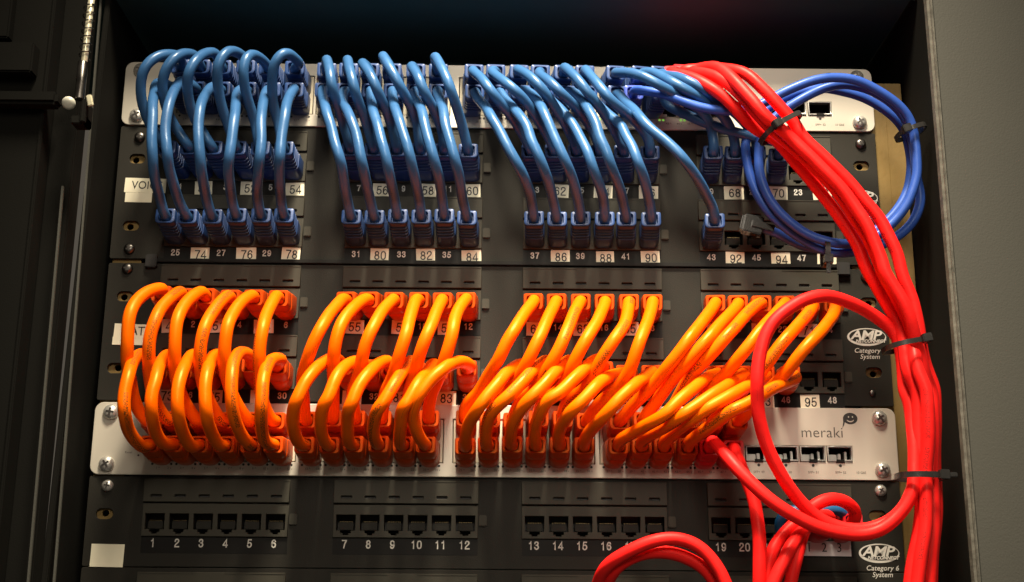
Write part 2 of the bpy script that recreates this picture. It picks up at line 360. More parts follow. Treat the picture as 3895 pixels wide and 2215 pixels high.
# ------------------------------------------------------------------ switches
SW = [-198.7, -184.4, -170.1, -155.8, -141.5, -127.2, -109.7, -95.6, -81.5, -67.4, -53.3, -39.2, -17.8, -3.9, 10.0, 23.9, 37.8, 51.7, 70.2, 83.8, 97.4, 111.0, 124.6, 138.2]
PN = [-200.3, -186.1, -171.9, -157.7, -143.5, -129.3, -87.9, -73.8, -59.7, -45.6, -31.5, -17.4, 23.4, 37.6, 51.8, 66.0, 80.2, 94.4, 133.6, 147.7, 161.8, 175.9, 190.0, 204.1]
def gspan(i): return SW[i * 6] - 8.0, SW[i * 6 + 5] + 8.0
def jack_hole(cx, cz, w=11.6, h=8.2, up=True):
    """RJ45 opening: wide body with the stepped latch notch"""
    s = 1 if up else -1
    pts = [(-w/2, -h/2), (w/2, -h/2), (w/2, h/2), (3.1, h/2), (3.1, h/2 + 1.6), (1.7, h/2 + 1.6), (1.7, h/2 + 2.6), (-1.7, h/2 + 2.6), (-1.7, h/2 + 1.6), (-3.1, h/2 + 1.6), (-3.1, h/2), (-w/2, h/2)]
    pts = [(cx + x, cz + s * z) for x, z in pts]
    return pts if up else pts[::-1]
jb = bmesh.new()                            # inside of one jack: open box with contact shelf
box(jb, -6.4, 6.4, 9.5, 10.2, -7.6, 7.6); box(jb, -6.4, -5.9, .6, 9.5, -7.6, 7.6); box(jb, 5.9, 6.4, .6, 9.5, -7.6, 7.6)
box(jb, -5.9, 5.9, .6, 9.5, 7.1, 7.6); box(jb, -5.9, 5.9, .6, 9.5, -7.6, -7.1)
JACK_IN = finish(jb, 'jack')
jb = bmesh.new(); box(jb, -4.6, 4.6, 1.6, 9, -1.6, 2.2, .3); SHUT = finish(jb, 'contact_block')
jb = bmesh.new()
for k in range(8): box(jb, -3.75 + k * 1.02, -3.3 + k * 1.02, 1.3, 8, 2.25, 2.6)
CONT = finish(jb, 'contacts')

def switch(z0, label, lower):
    t = thing('network_switch', (0, 0, z0), label, 'network switch', 'silver rack switches')
    holes = [rect(*(lambda a: (a[0], 8.2, a[1], 34.9))(gspan(i))) for i in range(4)]
    sx = [149.6 + 16.3 * k for k in range(4)]
    holes += [rect(x, 10.6, x + 15.6, 20.4) for x in sx]
    link('faceplate', plate('faceplate', rrect(-241.3, 0, 241.3, 43.4, 5.2), holes, -2.2, 2.0, .35), 'face', t)
    link('chassis', boxes('chassis', [(-222, 222, .2, 240, .6, 42.8)], .3) if 0 else boxes('chassis', [(-221, 148, 16, 240, .6, 42.8), (148, 221, 30, 240, .6, 42.8), (-221, 221, .2, 16, 38, 42.8), (-221, 221, .2, 16, .6, 5)], .3), 'darksteel', t)
    for g in range(4):
        a, b = gspan(g)
        hl = [jack_hole(SW[g * 6 + i], 28.3, 11.4, 7.4, True) for i in range(6)] + [jack_hole(SW[g * 6 + i], 14.6, 11.4, 7.4, False) for i in range(6)]
        pb = link('port_block', plate('port_block', rect(a + .5, 8.7, b - .5, 34.4), hl, -1.5, 2.2, .2), 'cream', t)
        for i in range(6):
            for zz in (28.3, 14.6):
                link('jack', JACK_IN_S, 'cavity', pb, (SW[g * 6 + i], .9, zz))
        s = '  '.join(str(n) for n in range(g * 12 + 1, g * 12 + 13))
        for i in range(6):
            n = g * 12 + i * 2 + 1
            add_text('port_number', '%d\u25b2' % n if 0 else '%d ^' % n, 2.0, 'grey_ink', t, SW[g * 6 + i] - 2.2, -2.22, 4.1)
            add_text('port_number', '%d v' % (n + 1), 2.0, 'grey_ink', t, SW[g * 6 + i] + 4.6, -2.22, 4.1)
        bmx = bmesh.new()
        for i in range(6):
            for dx in (-5.6, 5.6): lathe(bmx, [(.75, 0), (.75, .12)], 10, 'Y', (SW[g * 6 + i] + dx, -2.2, 6.5))
        link('status_lights', finish(bmx, 'status_lights'), 'led' if (not lower and g == 3) else 'ink', t)
    for k, x in enumerate(sx):
        c = link('sfp_cage', plate('sfp_cage', rect(x + .3, 10.9, x + 15.3, 20.1), [rect(x + 1.1, 11.9, x + 14.5, 19.4)], -3.0, 4, .15), 'cage' , t)
        link('cage_inside', boxes('cage_inside', [(x + .6, x + 15, 11, 12, 11, 20), (x + .6, x + 1, 1.2, 11, 11, 20), (x + 14.6, x + 15, 1.2, 11, 11, 20), (x + .6, x + 15, 1.2, 11, 19.6, 20), (x + .6, x + 15, 1.2, 11, 11, 11.3), (x + 5.4, x + 10.4, -3.1, 0, 10.2, 12.1)]), 'strip', c)
        if lower:
            link('cage_latch', boxes('cage_latch', [(x + 2.2, x + 7.2, 3, 8, 12.2, 15.8, .3), (x + 8.2, x + 10.2, 5, 9, 12.6, 16.6, .2), (x + 11.8, x + 13.2, 2.5, 8, 12.0, 17.6, .2)]), 'cage', c)
        d = bmesh.new(); lathe(d, [(.9, 0), (.9, .12)], 12, 'Y', (x + 7.8, -2.2, 8.6)); link('sfp_light', finish(d, 'sfp_light'), 'ink', t)
        add_text('port_number', 'SFP+ %d' % (49 + k), 2.0, 'grey_ink', t, x + 7.8, -2.22, 4.4)
    add_text('port_number', '10 GbE', 2.0, 'grey_ink', t, 218.5, -2.22, 4.4)
    if lower:
        add_text('reset_mark', 'Reset', 1.9, 'grey_ink', t, -219, -2.22, 13.2)
        bm = bmesh.new(); lathe(bm, [(.6, 0), (.6, .15)], 10, 'Y', (-213, -2.2, 11.5)); link('reset_hole', finish(bm, 'reset_hole'), 'ink', t)
    # maker's mark: thin lettering and the speech-bubble face
    add_text('logo_lettering', 'meraki', 9.2, 'grey_ink', t, 196.4, -2.22, 28.2, bold=-.05, space=1.02, narrow=1.0)
    bub = [(4.4 * math.cos(a), 3.5 * math.sin(a)) for a in [math.radians(d) for d in range(-140, 181, 10)]] + [(-4.4, -2.2), (-5.1, -6.0), (-3.9, -4.0)]
    eyes = [ellipse(-1.0, 1.0, .42, .55, 10), ellipse(1.4, 1.0, .42, .55, 10)]
    smile = [(2.3 * math.cos(a), -.5 + 1.7 * math.sin(a)) for a in [math.radians(d) for d in range(190, 351, 16)]] + [(1.8 * math.cos(a), -.6 + .9 * math.sin(a)) for a in [math.radians(d) for d in range(345, 194, -16)]]
    link('logo_bubble', plate('logo_bubble', bub, eyes + [smile], -.12, .12, .01), 'ink', t, (213.9, -2.2, 39.0 if 0 else 37.0))
    return t
jb = bmesh.new(); box(jb, -6.3, 6.3, 11, 11.6, -6.3, 6.3)
for sg in (-1, 1): box(jb, min(sg * 5.8, sg * 6.3), max(sg * 5.8, sg * 6.3), .6, 11, -6.3, 6.3); box(jb, -5.8, 5.8, .6, 11, min(sg * 6.0, sg * 6.3), max(sg * 6.0, sg * 6.3))
JACK_IN_S = finish(jb, 'jack')
switch(0.4, 'lower silver switch, filled with orange plugs, four open metal sockets at right', True)
switch(222.8, 'upper silver switch behind the tops of the blue cables', False)
for z0, nm in ((.4, 'lower'), (222.8, 'upper')):
    for sx, sn in ((-1, 'left'), (1, 'right')):
        for zz, vn in ((37.3, 'top'), (6.1, 'bottom')):
            screw(sx * 231.4, z0 + zz, 'big', 'steel', 'large steel screw in the %s %s corner of the %s silver switch' % (vn, sn, nm), -2.25)

# ------------------------------------------------------------------ patch panels
def amp_logo(t, x, z):
    o = link('logo_ring', plate('logo_ring', ellipse(0, 0, 12.0, 5.6, 40), [ellipse(.4, .35, 11.1, 4.6, 40)[::-1]], -.1, .1, .01), 'white', t, (x, -1.0, z))
    add_text('logo_lettering', 'AMP', 8.0, 'white', t, x - .8, -1.25, z + .9, bold=.2, shear=.25, narrow=1.22, space=.92)
    add_text('logo_lettering', 'NETCONNECT', 2.7, 'white', t, x + 2.2, -1.3, z - 2.7, bold=.1, shear=.25)
    add_text('logo_lettering', 'Category 6', 4.1, 'white', t, x + 1.4, -1.05, z - 8.6, bold=.03, space=1.04, shear=.2)
    add_text('logo_lettering', 'System', 4.1, 'white', t, x + 1.2, -1.05, z - 12.4, bold=.03, space=1.04, shear=.2)
def paper(t, x, z, w, h, s, size=7.6, tilt=None, m='paper', y=-1.25):
    tilt = math.radians(random.uniform(-3, 3)) if tilt is None else tilt
    L = link('paper_label', boxes('paper_label', [(-w / 2, w / 2, -.22, 0, -h / 2, h / 2, .06)]), m, t, (x, y, z), (0, tilt, 0))
    if s.isdigit(): add_number(s, 5.8, .74, 'ink', L, w * .05, -.26, -.2)
    elif s: add_text('lettering', s, size, 'ink', L, 2.6 if s == 'DATA' else w * .04, -.3, -.1, narrow=.9)
    return L
def port_row(t, g, zc, holes_open=True):
    """one six-jack module: hinged dust cover strip with slots, jack block with six real openings, number strip"""
    xs = PN[g * 6:g * 6 + 6]; a, b = xs[0] - 7.4, xs[5] + 7.4
    mod = link('port_module', plate('port_module', rect(a, zc - 7.4, b, zc + 11.6), [jack_hole(x, zc + 1.2, 11.4, 9.2, False) for x in xs], -2.6, 3.0, .25), 'module', t)
    slots = [rrect(x - 3.2, zc + 15.2, x + 3.2, zc + 16.8, .4, 2) for x in xs]
    link('cover_strip', plate('cover_strip', rrect(a - .2, zc + 12.5, b + .2, zc + 26, .5, 2), slots, -3.6, 3.6, .3), 'module', mod)
    link('slot_backing', boxes('slot_backing', [(a + 1, b - 1, -1.6, -.9, zc + 14, zc + 18)]), 'cavity', mod)
    link('cover_seam', boxes('cover_seam', [(a, a + 33, -3.9, -3.3, zc + 25.0, zc + 25.9, .1), (b - 35, b, -3.9, -3.3, zc + 25.0, zc + 25.9, .1)]), 'module', mod)
    link('latch_tab', boxes('latch_tab', [(b + .6, b + 5.2, -2.6, 0, zc - .4, zc + 6.2, .5)]), 'module', mod)
    link('number_strip', boxes('number_strip', [(a, b, -1.15, -.4, zc - 17.2, zc - 7.6, .1)]), 'strip', mod)
    for x in xs:
        j = link('jack', JACK_IN, 'cavity', mod, (x, -1.2, zc))
    bmx = bmesh.new(); bmy = bmesh.new()
    for x in xs:
        box(bmx, x - 4.4, x + 4.4, -.2, 6, zc - 3.1, zc + 1.6, .3); box(bmx, x - 2.6, x + 2.6, -2.3, -1.5, zc - 7.3, zc - 6.4, .1)
        for k in range(8): box(bmy, x - 3.75 + k * 1.02, x - 3.3 + k * 1.02, -.4, 5, zc + 1.7, zc + 2.1)
    link('contact_block', finish(bmx, 'contact_block'), 'plate', mod); link('contacts', finish(bmy, 'contacts'), 'copper', mod)
    return mod
EARH = {}
def panel(z0, h, rows, label, holes):
    t = thing('patch_bay', (0, 0, z0), label, 'patch bay', 'black patch panels')
    hl = [rrect(sx * x - 5.0, z - z0 - 3.1, sx * x + 5.0, z - z0 + 3.1, 3.0, 6) for (sx, x, z) in holes]
    for zc in rows:
        for g in range(4):
            if zc < -60: continue
            hl.append(rect(PN[g * 6] - 6.6, zc - z0 - 6.8, PN[g * 6 + 5] + 6.6, zc - z0 + 11))
    link('faceplate', plate('faceplate', rrect(-241.3, 0, 241.3, h, 1.2, 3), hl, -1.0, 1.8, .25), 'plate', t)
    for zc in rows:
        for g in range(4): port_row(t, g, zc - z0)
    return t
up = panel(134.2, 88.0, [193, 149.7], 'black patch panel between the two switches, upper one, with the blue plugs', [(-1, 229.2, 200.2), (-1, 229.6, 155.6), (1, 231.2, 200.0), (1, 230.0, 156.0)])
lo = panel(45.2, 86.2, [104, 60], 'black patch panel with two rows of orange plugs above the lower switch', [(-1, 229.5, 110), (-1, 231.6, 64.9), (1, 230, 110.2), (1, 230.4, 66)])
bo = panel(-53.0, 52.6, [-28], 'black single row patch panel below the lower switch, mostly empty sockets', [(-1, 230.6, -22.6), (1, 227, -20.4)])
b2 = panel(-141.5, 88.0, [-82], 'black patch panel edge at the very bottom of the picture', [])
# strip between the two upper panels
st = thing('filler_strip', (0, 0, 131.6), 'thin black filler strip between the two middle patch panels', 'filler strip')
link('strip', boxes('strip', [(-214, 214, -3.2, 0, 0.1, 2.5, .3)]), 'strip', st)
link('end_clip', boxes('end_clip', [(-218, -211, -4.4, 0, -3.5, 4.8, .6)]), 'cavity', st); link('end_clip', boxes('end_clip', [(211, 219, -4.4, 0, -4.8, 3.6, .6)]), 'cavity', st)
for i in range(24):                         # printed white numbers and paper labels
    for (t, zc, first, odd, start) in ((up, 193, 1, False, 48), (up, 149.7, 25, False, 48), (lo, 104, 1, True, 48), (lo, 60, 25, True, 48)):
        n = first + i; isp = (n % 2 == 1) if odd else (n % 2 == 0)
        z0 = t.location.z / S
        if isp: paper(t, PN[i] + random.uniform(.2, 1.6), zc - 12.2 - z0 + random.uniform(-.4, .4), random.uniform(10.8, 12.6), 8.8, str(n + 48), m='paper', y=-1.3)
        else: add_number(str(n), 4.1, .68, 'white', t, PN[i], -1.24, zc - 11.3 - z0)
    if i < 21: add_number(str(i + 1), 5.0, .74, 'white', bo, PN[i] - .3, -1.24, -39.3 + 53.0)
up_z = up.location.z / S; lo_z = lo.location.z / S
L = paper(up, -222.6, 182.2 - up_z, 26, 9.6, 'VOICE', 7.4, .02, y=-1.1); paper(up, -226.3, 174.2 - up_z, 16.8, 6.4, '', tilt=.01, y=-1.08)
L = paper(lo, -222.8, 88.0 - lo_z, 23.0, 8.8, 'DATA', 7.8, .03, y=-1.1); paper(lo, -225.5, 81.8 - lo_z, 18.6, 5.0, '', tilt=.01, y=-1.08)
paper(bo, -226.8, -46.8 + 53, 19.4, 13.2, '', tilt=.01, y=-1.1)
paper(bo, 189.2, -39.3 + 53, 41.5, 9.6, 'SP1   2   3', 7.4, .005, 'glossy_paper', -1.35)
amp_logo(up, 228.2, 178.2 - up_z); amp_logo(lo, 227.4, 88.2 - lo_z); amp_logo(bo, 226.4, -42.3 + 53)
SCR = [(-1, 229.2, 140.4, 'small', 'darksteel', 'dark screw in the left ear, bottom of the upper black panel'), (-1, 229.3, 127.6, 'small', 'darksteel', 'dark screw in the left ear, top of the panel with orange plugs'),
 (1, 231.5, 214.6, 'small', 'darksteel', 'dark screw in the right ear just under the upper silver switch'), (-1, 228.6, 214.6, 'small', 'darksteel', 'dark screw in the left ear just under the upper silver switch'),
 (1, 229.4, 126.5, 'small', 'darksteel', 'dark screw in the right ear, half hidden by the red bundle'), (-1, 230.0, -6.1, 'small', 'steel', 'shiny screw in the left ear just under the lower silver switch'),
 (1, 229.7, -5.6, 'small', 'steel', 'shiny screw in the right ear just under the lower silver switch')]
for sx, x, z, sz, m, lab in SCR: screw(sx * x, z, sz, m, lab, -1.05)
bm = bmesh.new(); lathe(bm, [(1.9, 0), (1.8, .8), (1.2, 1.2)], 16, 'Y'); tag(link('rivet', finish(bm, 'rivet', .8), 'darksteel', None, (228.7, -1.05, 53.1)), 'tiny dark rivet in the right ear above the lower switch corner', 'rivet')

# ------------------------------------------------------------------ plugs and cables
def prof(hw, zl, zh, rt, rb, n=4):
    out = []
    for cx, cz, a0, r in ((hw - rb, zl + rb, -90, rb), (hw - rt, zh - rt, 0, rt), (-hw + rt, zh - rt, 90, rt), (-hw + rb, zl + rb, 180, rb)):
        for i in range(n + 1):
            a = math.radians(a0 + 90 * i / n); out.append((cx + r * math.cos(a), cz + r * math.sin(a)))
    return out
def boot_mesh(name, ribbed):
    bm = bmesh.new(); secs = []
    if ribbed:
        secs += [(-2, 5.6, -6.4, 5.2, 1, 3), (0, 6.0, -7.2, 5.4, 1, 3.6), (11, 6.1, -7.0, 5.4, 1.2, 3.4), (12.4, 5.9, -6.6, 5.2, 1.2, 3)]
        y = 12.8
        for k in range(4):
            zl = -6.2 + k * .5
            secs += [(y, 5.1, zl + .8, 4.7, 1, 2.2), (y + .9, 5.1, zl + .8, 4.7, 1, 2.2), (y + 1.1, 5.8, zl, 5.1, 1.2, 2.6), (y + 2.6, 5.8, zl + .1, 5.1, 1.2, 2.6)]; y += 3.0
        secs += [(25.2, 5.2, -4.0, 4.5, 1, 2), (26, 5.2, -3.9, 4.5, 1, 2), (26.2, 6.0, -4.6, 5.0, 1.2, 2.4), (28, 5.9, -4.5, 4.9, 1.2, 2.4), (28.3, 5.5, -4.1, 4.6, 1, 2.2)]
    else:
        secs += [(-2, 5.7, -7.6, 5.2, 1, 4), (0, 6.1, -9.0, 5.4, 1, 5.0), (12.5, 6.2, -8.6, 5.5, 1.2, 4.8), (16.5, 6.0, -7.4, 5.3, 1.2, 3.8), (17, 5.5, -6.9, 4.9, 1, 3.4), (18.5, 5.5, -6.7, 4.9, 1, 3.2),
                 (19.2, 6.0, -6.9, 5.3, 1.2, 3.2), (22, 5.9, -6.0, 5.2, 1.2, 2.8), (27.4, 5.9, -5.0, 5.0, 1.4, 2.4), (28.3, 5.5, -4.6, 4.6, 1.2, 2.2)]
    last = secs[-1][0]
    secs += [(last, 4.1, -3.7, 3.8, 1.6, 1.8), (last - 3, 3.6, -3.4, 3.5, 2, 2)]
    rings = [[bm.verts.new((x, -y, z)) for x, z in prof(hw, zl, zh, rt, rb)] for y, hw, zl, zh, rt, rb in secs]
    for a, b in zip(rings, rings[1:]):
        for i in range(len(a)):
            j = (i + 1) % len(a); bm.faces.new((a[i], a[j], b[j], b[i]))
    bm.faces.new(rings[-1]); bm.faces.new(rings[0][::-1])
    bmesh.ops.recalc_face_normals(bm, faces=bm.faces)
    return finish(bm, name, .7)
BOOT = {}
def boot(colour):
    if colour not in BOOT: BOOT[colour] = boot_mesh('boot', colour in ('blue', 'royal', 'sky'))
    return BOOT[colour]
RAD = {'blue': 3.15, 'royal': 2.9, 'orange': 3.65, 'red': 3.65, 'sky': 3.0}
def plug(parent, base, X, Z, aim, colour, lim):
    d = Vector(aim) - Vector((X, 0, Z))
    rx = max(-lim[0], min(lim[0], d.x * .011)); rz = max(lim[1], min(lim[2], (d.z) * .009))
    e = Euler((-rz, 0, rx))                 # swing up or down, then sideways
    b = link('boot', boot(colour), colour + '_b', parent, Vector((X, -1.0, Z)) - base, e)
    R = e.to_matrix(); c = Vector((X, -1.0, Z))
    return c + R @ Vector((0, -25, 0)), c + R @ Vector((0, -31.5, 0.2))
NAMES = ['first', 'second', 'third', 'fourth', 'fifth', 'sixth']
BLK = ['leftmost', 'second', 'third', 'rightmost']
PZ = {'ut': 250.9, 'ub': 237.4, 'p1': 193.4, 'p2': 150.2, 'q1': 104.6, 'q2': 60.6, 'lt': 28.7, 'lb': 15.0, 'b': -27.6}
LIM = {'ut': (.25, -.05, .05), 'ub': (.22, -.05, .08), 'p1': (.12, .0, .14), 'p2': (.14, .0, .24), 'q1': (.14, -.10, .03), 'q2': (.14, -.06, .05), 'lt': (.22, .0, .10), 'lb': (.22, .0, .10), 'b': (.3, -.05, .08)}
def portpos(p): return ((SW if p[0] in ('ut', 'ub', 'lt', 'lb') else PN)[p[1]], PZ[p[0]])
def cable(key, colour, a, b, pts):
    i = int(key[1:]); g, n = divmod(i, 6); kind = key[0]
    lab, cat, grp = LABEL(kind, i, g, n)
    base = Vector(pts[0]) if not a else Vector((portpos(a)[0], 0, portpos(a)[1]))
    t = thing('patch_cable', base, lab, cat, grp)
    P = [Vector(p) for p in pts]
    if a:
        X, Z = portpos(a); q1, q2 = plug(t, base, X, Z, P[0 if kind in 'RGK' else 1], colour, LIM[a[0]]); P = [q1, q2] + P
    if b:
        X, Z = portpos(b); q1, q2 = plug(t, base, X, Z, P[-2], colour, LIM[b[0]]); P = P + [q2, q1]
    link('cord', tube('cord', P, RAD[colour], 14 if colour in ('red', 'orange') else 12, 1.6, 5, base=base), colour, t)
    return t
REDL = {'R0': 'red cable at the left of the tied bundle, plugged nearest the blue cables', 'R1': 'red cable in the middle of the tied bundle, crossing down the right side',
 'R2': 'topmost arching red cable of the tied bundle at the upper switch', 'R3': 'outer right red cable of the tied bundle, edge of the cabinet side',
 'R4': 'long red cable looping over the orange plugs and back into the bundle', 'H0': 'red cable dropping straight down from the lower switch',
 'G0': 'red cable arching from the rightmost socket of the bottom panel', 'G1': 'red cable plugged under the small arch, middle one of three at bottom panel', 'G2': 'leftmost red cable of the three plugged into the bottom panel',
 'J0': 'upper of two loose red cables arching at the bottom centre', 'J1': 'lower of two loose red cables arching at the bottom centre',
 'M0': 'small sky blue cable peeking out behind the red cables, bottom panel', 'K0': 'royal blue cable coiled in three turns, tied, over the right side', 'X0': 'dark blue cable slanting under the others toward the rightmost port block'}
def LABEL(kind, i, g, n):
    k = kind + str(i)
    if k in REDL: return REDL[k], 'network cable', ('red patch cables' if kind in 'RGHJ' else 'blue patch cables')
    if kind == 'T': return '%s blue cable from left at the upper switch top row, %s port block' % (NAMES[n], BLK[g]), 'network cable', 'blue patch cables'
    if kind == 'B': return '%s blue cable from left hanging in front to the lower plug row, %s block' % (NAMES[n], BLK[g]), 'network cable', 'blue patch cables'
    if kind == 'U': return '%s orange cable from left in the upper orange plug row, %s block' % (NAMES[n], BLK[g]), 'network cable', 'orange patch cables'
    return '%s orange cable from left in the lower orange plug row, %s block' % (NAMES[n], BLK[g]), 'network cable', 'orange patch cables'
